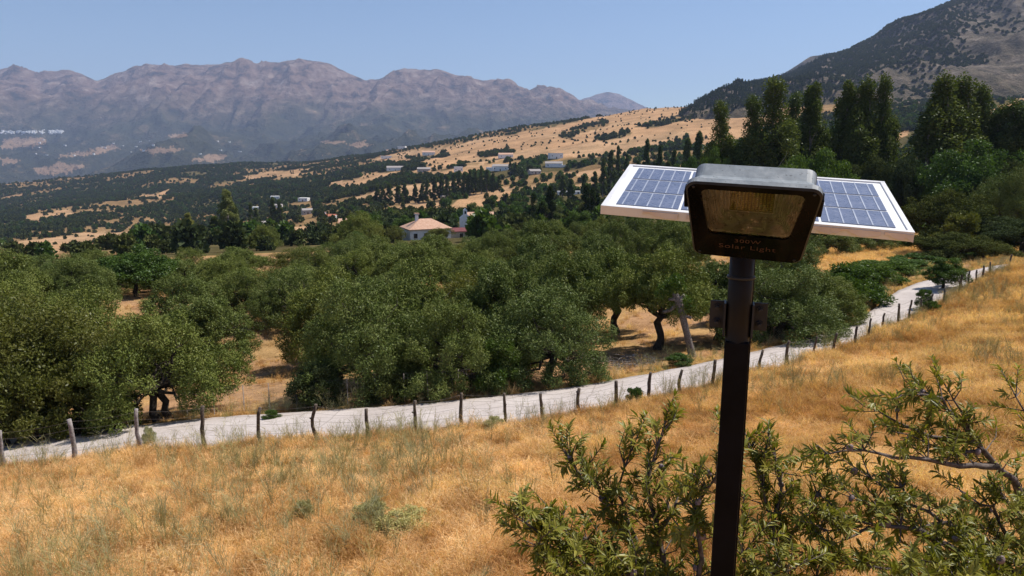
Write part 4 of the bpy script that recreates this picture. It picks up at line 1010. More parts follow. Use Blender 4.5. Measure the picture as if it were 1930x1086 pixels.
number_off(row, 'dark pointed conifer beyond the grove left of the panel, %s from the left', 'conifers left of the panel')
# trees and bushes of the plots between grove and valley
zones = {}
k = 0
while k < 190:
    px = R.uniform(-60, 1960); Y = R.uniform(108 if px < 1180 else 125, 430); g = at_Y(px, Y); bx, by = project(g.x, g.y, g.z)
    if tan_mask(np.array([bx]), np.array([by]))[0] and R.random() < 0.97: continue
    if any((g.x - a) ** 2 + (g.y - b) ** 2 < (c * 0.8 + 2.0) ** 2 for a, b, c in taken): continue
    if any(((g.x - a) ** 2 + (g.y - b) ** 2 < (c * 0.7 + 4) ** 2) or (abs(g.x - a * g.y / b) < c * 0.62 and b - 75 < g.y < b) for a, b, c in HOUSE_SPOTS): continue
    if px < 640 and Y < 250 and R.random() < (0.9 if px < 450 else 0.3): continue
    u = R.random(); h = R.uniform(3.0, 5.2) if px < 640 else R.uniform(3.5, 7.5)
    if 385 < px < 462 and Y < 245: continue
    if px < 420 and 250 < Y < 330 and R.random() < 0.7: continue
    ty = [by - (by - project(g.x, g.y, g.z + h)[1]) * q for q in (0.5, 1.0)]
    if tan_mask(np.array([bx, bx]), np.array(ty)).any() and R.random() < 0.88: continue
    if px < 420: kits, nm = (DARK, 'dark holm oak') if u < 0.25 else (OLIVES, 'grey olive') if u < 0.8 else (ROUND, 'green broadleaf tree')
    elif px < 1180: kits, nm = (ROUND, 'green broadleaf tree') if u < 0.5 else (DARK, 'dark holm oak') if u < 0.68 else (DRYT, 'yellowing broadleaf tree') if u < 0.82 else (OLIVES, 'grey olive')
    else: kits, nm = (DARK, 'dark holm oak') if u < 0.45 else (ROUND, 'green broadleaf tree') if u < 0.9 else (OLIVES, 'grey olive')
    z = ('left of the pale poplar' if px < 420 else 'between pale poplar and farmhouse' if px < 800 else 'between farmhouse and solar panel' if px < 1180 else 'behind the lamp' if px < 1560 else 'right of the lamp')
    b = 'in near plots ' if Y < 190 else 'in middle plots ' if Y < 300 else 'in far plots '
    o = plant(kits[R.randrange(len(kits))], 'plot_tree', 'tree', g, h, h * R.uniform(0.95, 1.35), None, R)
    zones.setdefault((nm, b, z), []).append((float(bx), o))
    taken.append((g.x, g.y, h * 0.5)); k += 1
for (nm, b, z), it in zones.items(): number_off(it, nm + ' ' + b + z + ', %s from the left', nm + 's ' + b + z)
# ------------------------------------------------------------------ fence along the lane
POSTS = [(8, 805, 880, 'g', 0), (143, 785, 868, 'g', 0), (268, 765, 855, 'g', 0.02), (386, 762, 842, 'b', 0.03), (494, 762, 838, 'b', 0.05), (602, 757, 833, 'b', 0.07), (693, 767, 826, 'b', 0.0), (783, 752, 815, 'b', 0.0), (871, 737, 802, 'b', 0.02),
         (952, 738, 797, 'b', 0.0), (1022, 740, 789, 'b', 0.0), (1093, 732, 778, 'b', 0.05), (1160, 714, 768, 'b', -0.02), (1224, 698, 753, 'b', 0.03), (1283, 702, 740, 'b', 0.06), (1343, 675, 728, 'b', 0.0), (1434, 657, 703, 'b', 0.06), (1486, 640, 690, 'b', 0.05),
         (1533, 632, 674, 'b', 0.03), (1572, 625, 664, 'b', 0.04), (1610, 612, 651, 'b', 0.0), (1638, 598, 640, 'b', 0.04), (1664, 588, 625, 'b', 0.03), (1692, 570, 610, 'b', 0.0), (1713, 563, 600, 'b', 0.02), (1734, 562, 590, 'b', 0.03), (1756, 553, 580, 'b', 0.05),
         (1778, 545, 570, 'b', 0.0), (1806, 530, 552, 'b', -0.06), (1812, 515, 547, 'b', 0.02), (1824, 508, 540, 'b', 0.0), (1839, 507, 534, 'b', 0.0), (1852, 499, 525, 'b', 0.01), (1864, 492, 518, 'b', 0.0), (1903, 478, 500, 'b', 0.02)]
def fence():
    rng = np.random.default_rng(3)
    root = empty('wire_fence', hit(POSTS[10][0], POSTS[10][2] + 4)); bpy.context.view_layer.update()
    tag(root, 'rustic wire fence on crooked wooden posts along the near side of the lane', 'fence')
    inv = np.array(root.location); tops = []; sides = []
    for k, (px, t, b, c, bend) in enumerate(POSTS):
        g = hit(px, b + 2); dep = g.y * CP - (g.z - CZ) * SP
        hgt = max(0.85, min(1.75, (b - t) / F * dep / CP)); lean = rng.normal(size=2) * 0.035
        z = np.linspace(-0.35, hgt, 8); f = np.clip(z / hgt, 0, 1)
        bx = -bend * 5.5 * np.sin(np.pi * f) * hgt * 0.30 * (1 if k % 3 else 0.6)
        P = np.stack([bx + lean[0] * z + rng.normal(size=8) * 0.010, lean[1] * z + rng.normal(size=8) * 0.010, z], 1)
        r = rng.uniform(0.048, 0.066) * (1.12 if c == 'g' else 1.0); Rr = r * np.linspace(1.15, 0.85, 8) * rng.uniform(0.9, 1.1, 8)
        a = Acc(); a.tube(P, Rr, 9)
        if c == 'b' and rng.random() < 0.55:   # the stub of a branch
            q = P[rng.integers(4, 7)]; an = rng.random() * 6.28
            a.tube([q, q + np.array((math.cos(an) * 0.09, math.sin(an) * 0.09, 0.05))], (0.028, 0.022), 6)
        me = a.mesh('fence_post', M['post_grey' if c == 'g' else 'post'])
        o = link('fence_post', me, root); o.location = Vector(g) - root.location
        if c == 'g' and k == 1: o['label'] = 'pale sawn grey post, squarer than the others'
        tops.append((np.array(g), hgt, P))
    for fr in (0.30, 0.55, 0.76, 0.93):
        a = Acc()
        for (g0, h0, P0), (g1, h1, P1) in zip(tops[:-1], tops[1:]):
            z0, z1 = h0 * fr, h1 * fr
            p0 = g0 + np.array([np.interp(z0, P0[:, 2], P0[:, 0]), np.interp(z0, P0[:, 2], P0[:, 1]) + 0.06, z0]); p1 = g1 + np.array([np.interp(z1, P1[:, 2], P1[:, 0]), np.interp(z1, P1[:, 2], P1[:, 1]) + 0.06, z1])
            t = np.linspace(0, 1, 7)[:, None]; P = p0 + (p1 - p0) * t; P[:, 2] -= 0.05 * np.sin(np.pi * t[:, 0]) * rng.uniform(0.4, 1.4)
            a.tube(P - inv, np.full(7, 0.0034), 4)
        link('wire', a.mesh('wire', M['wire']), root)
fence()
def back_fence():
    rng = np.random.default_rng(13); pts = []
    for px in range(-80, 960, 52):
        e = resample(far_e, 400); q = e[np.argmin(np.abs(project(e[:, 0], e[:, 1], e[:, 2])[0] - px))]
        x, y = q[0], q[1] + 0.9; pts.append(np.array((x, y, float(H(x, y)))))
    root = empty('mesh_fence', Vector(pts[8])); inv = pts[8]
    tag(root, 'thin grey stock-mesh fence between the lane and the olive grove', 'fence')
    for p in pts:
        a = Acc(); a.tube([(0, 0, -0.2), (rng.normal() * 0.03, 0, 1.15)], (0.018, 0.016), 5); o = link('fence_stake', a.mesh('stake', M['wire']), root); o.location = Vector(p - inv)
    for z in (0.1, 0.25, 0.4, 0.55, 0.75, 0.95, 1.1):
        a = Acc(); P = np.array(pts) - inv; P = P + np.array((0, -0.03, z)); P[:, 2] += rng.normal(size=len(P)) * 0.02; a.tube(P, np.full(len(P), 0.0022), 4); link('wire', a.mesh('wire', M['wire']), root)
    a = Acc()
    for p0, p1 in zip(pts[:-1], pts[1:]):
        for t in np.linspace(0.05, 0.95, 9):
            q = p0 + (p1 - p0) * t - inv; a.tube([q + np.array((0, -0.03, 0.05)), q + np.array((0, -0.03, 1.1))], (0.0018, 0.0018), 3)
    link('mesh', a.mesh('mesh', M['wire']), root)
back_fence()

# ------------------------------------------------------------------ dead trunk, brush pile, stones
def dead_trunk():
    rng = np.random.default_rng(17); g = hit(1305, 672); dep = g.y * CP - g.z * SP; k = dep / F
    root = empty('dead_tree', g); tag(root, 'leaning grey dead trunk, topped and sprouting, by the right-hand clearing', 'dead tree')
    W2 = lambda px, py: ((px - 1305) * k, 0, (672 - py) * k * 1.03)
    a = Acc(); P = np.array([W2(1309, 690), W2(1303, 665), W2(1295, 635), W2(1287, 608), W2(1281, 585), W2(1275, 568), W2(1271, 558)]); P[:, 1] = np.linspace(0, 0.25, 7)
    a.tube(P, (0.22, 0.18, 0.155, 0.16, 0.165, 0.17, 0.12), 11); link('trunk', a.mesh('trunk', M['dead_wood']), root)
    for q in ([(1281, 590), (1290, 597), (1299, 600)], [(1276, 572), (1282, 565), (1287, 559)], [(1274, 570), (1266, 566), (1257, 567)], [(1272, 566), (1267, 560), (1264, 556)], [(1274, 575), (1262, 587), (1248, 592)]):
        a = Acc(); P = np.array([W2(*p) for p in q]); P[:, 1] = 0.2 + np.array((0, -0.12, -0.3)) * rng.uniform(-0.6, 1); a.tube(P, (0.10, 0.085, 0.065), 8); link('branch_stub', a.mesh('stub', M['dead_wood']), root)
    cl = []
    for c, s in (((1262, 540), .3), ((1250, 548), .28), ((1272, 532), .3), ((1290, 572), .26), ((1297, 580), .2), ((1240, 556), .2), ((1280, 545), .18)):
        w = W2(*c); cl.append((w[0], 0.15, w[2], s, s, s * 1.1))
    link('sprouts', crown_mesh('sprouts', [clump_leaves(rng, np.array(cl), 170, 0.16, 0.06, up=0.2)], M['green']), root)
dead_trunk()
def brush_pile():
    rng = np.random.default_rng(19); g = hit(1185, 690); a = Acc()
    for k in range(230):
        c = np.array((rng.normal() * 1.1, rng.normal() * 0.5, abs(rng.normal()) * 0.14 + 0.04)); d = unit(rng.normal(size=3) * np.array((1, 0.7, 0.18))); L = rng.uniform(0.25, 0.75)
        a.tube([c - d * L / 2, c + rng.normal(size=3) * 0.03, c + d * L / 2], (0.013, 0.011, 0.006), 5)
    o = link('brush_pile', a.mesh('brush_pile', M['grey_bark'])); o.location = g
    tag(o, 'heap of cut grey branches between the lane and the clearing', 'brush pile', kind='thing')
brush_pile()
def rock(px, py, s, label, mat='stone', flat=0.5):
    rng = np.random.default_rng(int(px)); bm = bmesh.new(); bmesh.ops.create_icosphere(bm, subdivisions=3, radius=1)
    ax = unit(rng.normal(size=(7, 3))); off = rng.uniform(0.6, 0.92, 7)
    for v in bm.verts:
        p = np.array(v.co)
        for a_, o_ in zip(ax, off):
            d = p @ a_
            if d > o_: p = p - a_ * (d - o_) * 0.9
        v.co = p * (s, s * 0.7, s * flat)
    o = link('rock', mesh_bm('rock', bm, M[mat])); g = hit(px, py); o.location = g + Vector((0, 0, s * flat * 0.35)); o.rotation_euler = (0.1, 0, rng.random() * 6)
    tag(o, label, 'rock')
rock(1678, 632, 0.34, 'white rock lying in the dry grass below the climbing fence posts')
rock(1800, 560, 0.2, 'small pale stone near the roadside tree')
rock(182, 818, 0.28, 'grey stone on the verge beneath the thicket, left one'); rock(248, 808, 0.3, 'grey stone on the verge beneath the two-trunked olive')
rock(770, 924, 0.10, 'small white stone in the middle of the dry field')
rock(1197, 672, 0.2, 'pale stone beside the heap of cut branches')
WBUSH = make_bush(48, 2.0, 3.0, 'weed', 5200, (0.16, 0.05))
for k, (px, py, h, w, lab) in enumerate(((1195, 762, 0.55, 0.6, 'fresh green weed bush between two fence posts at the lane'), (512, 790, 0.34, 0.62, 'low bright green weed on the far verge, left of the bent post'), (283, 838, 0.6, 0.55, 'scrambling weed around the foot of the grey post'),
        (930, 806, 0.32, 0.8, 'low feathery weed at the lane edge in the middle'), (1740, 582, 1.1, 1.0, 'green weed bush at the foot of the roadside tree'), (1755, 588, 0.6, 0.9, 'low weed in front of the roadside tree'), (760, 1000, 0.34, 1.2, 'dull green weed cushion in the dry field'), (700, 985, 0.45, 0.8, 'smaller dull green weed beside the weed cushion'),
        (575, 978, 0.4, 0.5, 'pale thistle clump in the dry field, left of the weed cushion'), (1280, 690, 0.5, 1.2, 'grass-green weed clump at the foot of the leaning dead trunk'))):
    g = hit(px, py); o = plant([BUSH[k % 3], WBUSH][k in (2, 3, 6, 7, 8)], 'weed_bush', 'weed', g, h, w, None, R, ('stem', 'foliage')); tag(o, lab, 'weed', 'weeds of field and verge')

# ------------------------------------------------------------------ dry grass
def tuft(seed, n, h, spread, wd, curl, mat, seedhead=False, vlo=0.0, vhi=1.0):
    rng = np.random.default_rng(seed); V = []; Q = []; A = []
    for k in range(n):
        a = rng.random() * 6.283; rr = spread * math.sqrt(rng.random()); b = np.array((math.cos(a) * rr, math.sin(a) * rr, -0.03))
        d = rng.random() * 6.283; hh = h * rng.uniform(0.45, 1.1); cu = curl * rng.uniform(0.2, 1.3)
        dv = np.array((math.cos(d), math.sin(d), 0)); sd = np.array((-math.sin(d), math.cos(d), 0)) if rng.random() < 0.5 else np.array((1, 0, 0)) * (1 if rng.random() < .5 else -1)
        w = wd * rng.uniform(0.6, 1.3); P = [b + dv * cu * hh * f ** 1.8 + np.array((0, 0, hh * (f - 0.25 * cu * f * f))) for f in (0, 0.5, 1.0)]
        i = len(V); V += [P[0] - sd * w / 2, P[0] + sd * w / 2, P[1] + sd * w * 0.4, P[1] - sd * w * 0.4, P[2] + sd * w * 0.1, P[2] - sd * w * 0.1]
        Q += [(i, i + 1, i + 2, i + 3), (i + 3, i + 2, i + 4, i + 5)]; A += [vlo + (vhi - vlo) * rng.random()] * 6
        if seedhead:
            for q in range(5):
                c = P[2] - np.array((0, 0, 0.02 * q)); e = c + rng.normal(size=3) * 0.03 + np.array((0, 0, 0.02)); i = len(V); V += [c - sd * 0.004, c + sd * 0.004, e + sd * 0.002, e - sd * 0.002]; Q += [(i, i + 1, i + 2, i + 3)]; A += [0.8] * 4
    return mesh_np('tuft', np.array(V), np.array(Q), M[mat], False, var=A)
GRASS = [tuft(61, 44, 0.28, 0.16, 0.008, 0.9, 'straw'), tuft(62, 46, 0.24, 0.20, 0.008, 1.4, 'straw', vlo=0.2), tuft(63, 36, 0.40, 0.15, 0.007, 0.55, 'straw', True), tuft(64, 52, 0.20, 0.24, 0.009, 2.0, 'straw', vlo=0.35)]
def weed_stem(seed, h, n):
    rng = np.random.default_rng(seed); a = Acc()
    for k in range(n):
        an = rng.random() * 6.28; b = np.array((math.cos(an), math.sin(an), 0)) * 0.06 * rng.random(); e = b + np.array((rng.normal() * 0.2 * h, rng.normal() * 0.2 * h, h * rng.uniform(0.6, 1)))
        P = bend_path(rng, b, e, 4, 0.03); a.tube(P, np.linspace(0.0042, 0.0018, 4), 3, var=rng.uniform(0.2, 0.9))
        for q in range(6):
            s = P[1] + (P[3] - P[1]) * rng.random(); f = s + np.array((rng.normal() * 0.10, rng.normal() * 0.10, rng.uniform(0.05, 0.2))) * h
            a.tube([s, f], (0.0026, 0.0014), 3, var=rng.uniform(0.3, 1.0))
    return a.mesh('weed_stem', M['weed'], False)
WEEDS = [weed_stem(71, 0.9, 8), weed_stem(72, 0.7, 10), weed_stem(73, 1.1, 6), tuft(74, 40, 0.38, 0.16, 0.008, 0.5, 'weed')]
def grass():
    rng = np.random.default_rng(23)
    n = 430000; r = np.sqrt(rng.random(n) * (58 ** 2 - 1) + 1); t = rng.uniform(-1.0, 1.2, n); Y = r; X = t * Y
    keep = rng.random(n) < np.clip(0.95 * (15 / Y) ** 0.55, 0.25, 1); X, Y = X[keep], Y[keep]
    dz = road_y_near(X) - Y; f = dz > -0.15 + 0.25 * rng.random(len(X))
    X, Y, dz = X[f], Y[f], dz[f]
    nz = fbm(X / 1.6, Y / 1.6, 3, 131); keep = rng.random(len(X)) < np.clip(0.35 + 1.9 * (nz - 0.3), 0.12, 1); X, Y, dz, nz = X[keep], Y[keep], dz[keep], nz[keep]
    Z = H(X, Y); m = len(X)
    idx = np.where(nz > 0.62, 2, np.where(nz < 0.42, 3, rng.integers(0, 2, m))); idx = np.where(rng.random(m) < 0.3, rng.integers(0, 4, m), idx)
    sc = rng.uniform(0.5, 1.05, m) * (0.75 + 0.5 * fbm(X / 4, Y / 4, 2, 137)) * np.clip(0.8 + Y / 70, 0.8, 1.3)
    wind = rots(rng, m, 0.30)
    scatter('dry_grass', np.stack([X, Y, Z], 1), wind, sc, idx, GRASS, 'dry golden grass covering the sloping field in front of the lane')
    n = 34000; r = np.sqrt(rng.random(n) * (50 ** 2 - 5 ** 2) + 25); t = rng.uniform(-0.84, 0.82, n); Y = r; X = t * Y
    dz = road_y_near(X) - Y; f = dz > -0.05; X, Y, dz = X[f], Y[f], dz[f]
    nz = fbm(X / 3.5 + 7, Y / 3.5, 3, 151); keep = rng.random(len(X)) < np.clip((nz - 0.50) * 2.0, 0.0, 0.42) + 0.5 * (dz < 0.7) + 0.02 + np.where(X < -2, 0.10, 0.0); X, Y = X[keep], Y[keep]; m = len(X)
    scatter('green_weeds', np.stack([X, Y, H(X, Y)], 1), rots(rng, m, 0.15), rng.uniform(0.55, 1.1, m), rng.integers(0, 4, m), WEEDS, 'thin grey-green weed stems standing among the dry grass')
    # verge and grove floor
    n = 90000; r = np.sqrt(rng.random(n) * (95 ** 2 - 20 ** 2) + 400); t = rng.uniform(-0.84, 0.80, n); Y = r; X = t * Y; dz = Y - road_y_far(X)
    f = (dz > 0.05); X, Y, dz = X[f], Y[f], dz[f]; px, py = project(X, Y, H(X, Y))
    p = np.where(dz < 1.7, 0.75, 0.06 + 0.25 * (fbm(X / 3, Y / 3, 3, 161) > 0.58)); p = np.where((px > 1450) & (Y > 52), 0.5, p)
    keep = rng.random(len(X)) < p; X, Y, dz = X[keep], Y[keep], dz[keep]; m = len(X)
    src = GRASS + [WEEDS[1], WEEDS[3]]
    idx = np.where((dz < 1.7) & (rng.random(m) < 0.35), rng.integers(4, 6, m), rng.integers(0, 4, m))
    scatter('verge_grass', np.stack([X, Y, H(X, Y)], 1), rots(rng, m, 0.2), rng.uniform(0.6, 1.3, m), idx, src, 'dry grass and weeds on the far verge and the grove floor')
grass()

# ------------------------------------------------------------------ almond trees in front
M['fruit'] = surf_mat('almond_hull', [(0.3, (0.13, 0.095, 0.105)), (0.6, (0.24, 0.19, 0.20)), (0.8, (0.34, 0.29, 0.29))], 60, 0.9)
def almond_leaf_arrays(C, D, Nn, L, Wd, var):
    n = len(C); D = unit(D); S = unit(np.cross(D, Nn)); U = unit(np.cross(S, D)); L = L[:, None]; Wd = Wd[:, None]
    m1 = C + D * L * 0.35; m2 = C + D * L * 0.7 - U * L * 0.05; tip = C + D * L - U * L * 0.16
    V = np.stack([C, m1 + S * Wd * 0.5 + U * Wd * 0.18, m2 + S * Wd * 0.38 + U * Wd * 0.12, tip, m2 - S * Wd * 0.38 + U * Wd * 0.12, m1 - S * Wd * 0.5 + U * Wd * 0.18, m1, m2], 1).reshape(-1, 3)
    b = (np.arange(n) * 8)[:, None]
    Q = np.concatenate([b + np.array(q) for q in ((0, 1, 6, 6), (1, 2, 7, 6), (2, 3, 7, 7), (0, 6, 5, 5), (6, 7, 4, 5), (7, 3, 4, 4))])
    return V, Q, np.repeat(var, 8)
def almond(name, base, limbs, seed, label, dens=30, nfruit=40):
    rng = np.random.default_rng(seed); root = empty(name, base); inv = np.array(base); tag(root, label, 'almond tree', 'almond trees below the lamp')
    wood = Acc(); tw = []
    for pts, r0, r1 in limbs:
        P = np.array([tuple(at_depth(*p)) if len(p) == 3 and p[2] > 0 else (p[0], p[1], p[2]) for p in pts])
        d = np.concatenate([[0], np.cumsum(np.linalg.norm(np.diff(P, axis=0), axis=1))]); q = np.linspace(0, d[-1], max(6, int(d[-1] / 0.09)))
        S = np.stack([np.interp(q, d, P[:, k]) for k in range(3)], 1)
        S[1:-1] += rng.normal(size=S[1:-1].shape) * 0.012
        wood.tube(S - inv, np.linspace(r0, r1, len(S)), 7)
        T = unit(np.gradient(S, axis=0))
        low_ = np.mean([p[1] for p in pts if p[2] > 0]) > 985
        for k in range(int(d[-1] * dens * (1.9 if low_ else 1.0))):
            f = 0.12 + 0.88 * rng.random() ** 0.8; i = min(len(S) - 1, int(f * len(S))); dr = unit(T[i] * 0.55 + rng.normal(size=3) * 0.55 + np.array((0, 0, 0.28)))
            tw.append((S[i], dr, rng.uniform(0.07, 0.25)))
        tw.append((S[-1], T[-1], 0.22))
    CC, DD, NN, LL, VV = [], [], [], [], []; fr = []
    for (s, dr, L) in tw:
        e = s + dr * L; mdl = (s + e) / 2 + rng.normal(size=3) * 0.015; wood.tube(np.array([s, mdl, e]) - inv, (0.0045, 0.0032, 0.0016), 4)
        n = int(8 + L * 95); tone = rng.random()
        t = np.linspace(0.25, 1.0, n) ** 0.8
        for f in t:
            c = s + dr * L * f; o = rng.normal(size=3); o -= dr * (o @ dr); o = unit(o)
            CC.append(c); DD.append(unit(o * 0.85 + dr * 0.75 + np.array((0, 0, -0.1)))); NN.append(unit(dr * 0.9 - o * 0.4 + np.array((0, 0, 0.8)))); LL.append(rng.uniform(0.040, 0.076)); VV.append(np.clip(0.5 + 0.35 * (tone - 0.5) + 0.55 * (rng.random() - 0.5), 0, 1))
        if rng.random() < nfruit / len(tw): fr.append(s + dr * L * rng.uniform(0.2, 0.6) + np.array((0, 0, -0.022)))
    V, Q, A = almond_leaf_arrays(np.array(CC) - inv, np.array(DD), np.array(NN), np.array(LL), np.array(LL) * 0.215, np.array(VV))
    deg = Q[:, 2] == Q[:, 3]
    me = bpy.data.meshes.new('almond_leaves'); me.from_pydata(V.tolist(), [], [tuple(q[:3]) if g else tuple(q) for q, g in zip(Q.tolist(), deg)])
    a = me.attributes.new('var', 'FLOAT', 'POINT'); a.data.foreach_set('value', A.astype(np.float32)); me.materials.append(M['almond'])
    link('crown', me, root); link('trunk', wood.mesh('almond_wood', M['twig']), root)
    for p in fr:
        o = link('almond', FRUIT, root); o.location = Vector(p - inv); o.rotation_euler = (rng.normal() * 0.4, rng.normal() * 0.4, rng.random() * 6); k = rng.uniform(1.0, 1.35); o.scale = (k, k, k)
def fruit_mesh():
    bm = bmesh.new(); bmesh.ops.create_uvsphere(bm, u_segments=10, v_segments=7, radius=1)
    for v in bm.verts:
        z = v.co.z; v.co = Vector((v.co.x * 0.0125, v.co.y * 0.0155 * (1 - 0.12 * z), z * 0.019))
    return mesh_bm('almond_fruit', bm, M['fruit'], True)
FRUIT = fruit_mesh()
def ground_at(x, y): return (x, y, float(H(x, y)))
b1 = ground_at(1.05, 3.75); J = (1330, 1330, 3.75)
almond('almond_tree', Vector(b1), [
    ([(b1[0], b1[1], b1[2] - 0.2), (1.02, 3.70, -3.7), J], 0.07, 0.05),
    ([J, (1230, 1180, 3.7), (1120, 1075, 3.6), (1060, 1030, 3.55), (990, 985, 3.5)], 0.035, 0.005),
    ([J, (1225, 1150, 3.8), (1180, 1010, 3.85), (1130, 930, 3.9), (1075, 868, 3.95)], 0.032, 0.004),
    ([J, (1270, 1150, 3.7), (1240, 1000, 3.7), (1222, 900, 3.75), (1248, 815, 3.8)], 0.03, 0.004),
    ([J, (1320, 1150, 3.6), (1318, 1020, 3.55), (1310, 960, 3.5), (1340, 915, 3.5), (1366, 862, 3.45)], 0.026, 0.004),
    ([(1180, 1120, 3.7), (1100, 1000, 3.7), (1040, 985, 3.7)], 0.016, 0.004), ([(1235, 1010, 3.7), (1290, 950, 3.65), (1300, 930, 3.6)], 0.014, 0.004),
    ([(1150, 1110, 3.6), (1075, 1085, 3.5), (1015, 1030, 3.45)], 0.014, 0.004), ([(1200, 1020, 3.85), (1160, 930, 3.85), (1190, 850, 3.85)], 0.012, 0.004), ([(1260, 1100, 3.6), (1180, 1085, 3.5), (1090, 1100, 3.4)], 0.014, 0.004),
    ([J, (1440, 1180, 3.8), (1470, 1050, 3.85), (1450, 950, 3.9), (1415, 845, 3.95)], 0.03, 0.004),
    ([(1460, 1080, 3.85), (1500, 1000, 3.9), (1540, 930, 3.95)], 0.016, 0.004), ([(1455, 1000, 3.9), (1480, 930, 3.9), (1462, 865, 3.9)], 0.014, 0.004), ([(1440, 1150, 3.7), (1530, 1090, 3.7), (1570, 1075, 3.7)], 0.016, 0.004), ([(1450, 1100, 3.6), (1400, 1060, 3.5), (1400, 1010, 3.5)], 0.012, 0.004),
    ([J, (1290, 1200, 3.6), (1250, 1120, 3.45), (1200, 1090, 3.4)], 0.018, 0.004), ([J, (1400, 1200, 3.6), (1430, 1110, 3.45), (1480, 1080, 3.4)], 0.018, 0.004),
    ([J, (1.0, 2.9, -3.0), (0.75, 2.1, -2.75), (0.5, 1.5, -2.4), (0.35, 1.2, -2.1)], 0.03, 0.004), ([(0.95, 2.8, -3.0), (0.5, 2.0, -2.9), (0.2, 1.5, -2.6)], 0.014, 0.004), ([(0.75, 2.1, -2.75), (0.8, 1.5, -2.5), (0.7, 1.1, -2.3)], 0.014, 0.004),
    ], 201, 'almond tree with purple-grey fruit under the lamp, crossed by the pole', 26, 95)
b2 = ground_at(4.1, 3.9); J2 = (2080, 1120, 4.3)
almond('almond_tree', Vector(b2), [
    ([(b2[0], b2[1], b2[2] - 0.2), (4.0, 3.85, -3.4), J2], 0.085, 0.06),
    ([J2, (1990, 1010, 4.2), (1925, 935, 4.15), (1875, 872, 4.1), (1838, 832, 4.1), (1800, 780, 4.1), (1748, 742, 4.1)], 0.042, 0.006),
    ([(1880, 880, 4.1), (1800, 878, 4.0), (1720, 862, 3.95), (1640, 852, 3.9), (1560, 856, 3.9)], 0.02, 0.004),
    ([(1840, 835, 4.1), (1770, 830, 4.15), (1700, 800, 4.2), (1655, 775, 4.2)], 0.018, 0.004),
    ([J2, (1970, 1080, 4.1), (1880, 1035, 4.0), (1790, 985, 3.95), (1700, 935, 3.95), (1640, 900, 3.95)], 0.03, 0.005),
    ([(1890, 1040, 4.0), (1800, 1030, 3.9), (1720, 1000, 3.85), (1640, 992, 3.8), (1565, 975, 3.8)], 0.024, 0.004),
    ([(1790, 985, 3.95), (1720, 990, 3.9), (1610, 940, 3.85)], 0.012, 0.003), ([J2, (1990, 920, 4.4), (1950, 820, 4.45), (1915, 748, 4.5)], 0.022, 0.004),
    ([(1800, 785, 4.1), (1770, 750, 4.05), (1700, 745, 4.0)], 0.012, 0.003), ([(1830, 830, 4.1), (1810, 770, 4.1), (1790, 740, 4.1)], 0.012, 0.003), ([(1850, 850, 4.1), (1780, 850, 4.05), (1715, 820, 4.0)], 0.013, 0.003),
    ([(1780, 1000, 3.9), (1740, 1060, 3.8), (1650, 1075, 3.7), (1580, 1060, 3.7)], 0.016, 0.004), ([J2, (1960, 1130, 3.9), (1860, 1090, 3.8), (1790, 1070, 3.7)], 0.022, 0.004), ([(1870, 1095, 3.8), (1800, 1110, 3.6), (1720, 1090, 3.5)], 0.014, 0.004),
    ([(1900, 1030, 4.05), (1880, 960, 4.0), (1820, 930, 4.0)], 0.014, 0.004), ([(1950, 1060, 4.1), (1925, 990, 4.05), (1900, 950, 4.0)], 0.014, 0.004), ([(1640, 995, 3.8), (1600, 1010, 3.75), (1560, 1000, 3.75)], 0.010, 0.003), ([J2, (1990, 1150, 4.0), (1930, 1090, 3.8), (1880, 1080, 3.7)], 0.02, 0.004),
    ], 202, 'spreading almond tree with dark crooked limbs in the right front corner', 22, 22)
# ------------------------------------------------------------------ solar street lamp
def paint(name, c0, c1, rough, spec=0.5, metal=0.0, dust=None, scale=14):
    m, nt, out = new_mat(name)
    p = nt.nodes.new('ShaderNodeBsdfPrincipled'); setin(p, Roughness=rough, Metallic=metal); p.inputs['Specular IOR Level'].default_value = spec
    o = opos(nt); f = noise(nt, o, scale, 6); c = ramp(nt, f, [(0.35, c0), (0.65, c1)])
    if dust:
        f2 = noise(nt, o, 55, 3, 0.7); c = mix(nt, ramp(nt, f2, [(dust[1], (0, 0, 0)), (dust[1] + 0.12, (1, 1, 1))]), c, dust[0])
    nt.links.new(c, p.inputs['Base Color']); f3 = noise(nt, o, 120, 2); nt.links.new(ramp(nt, f3, [(0.3, (rough * 0.85,) * 3), (0.7, (min(1, rough * 1.15),) * 3)]), p.inputs['Roughness'])
    nt.links.new(p.outputs[0], out.inputs[0]); return m
M['pole'] = paint('black_pole_paint', (0.0025, 0.0027, 0.0045), (0.0045, 0.0048, 0.0075), 0.5, 0.06)
M['tube'] = paint('brown_tube', (0.007, 0.0055, 0.005), (0.011, 0.009, 0.008), 0.42, 0.16)
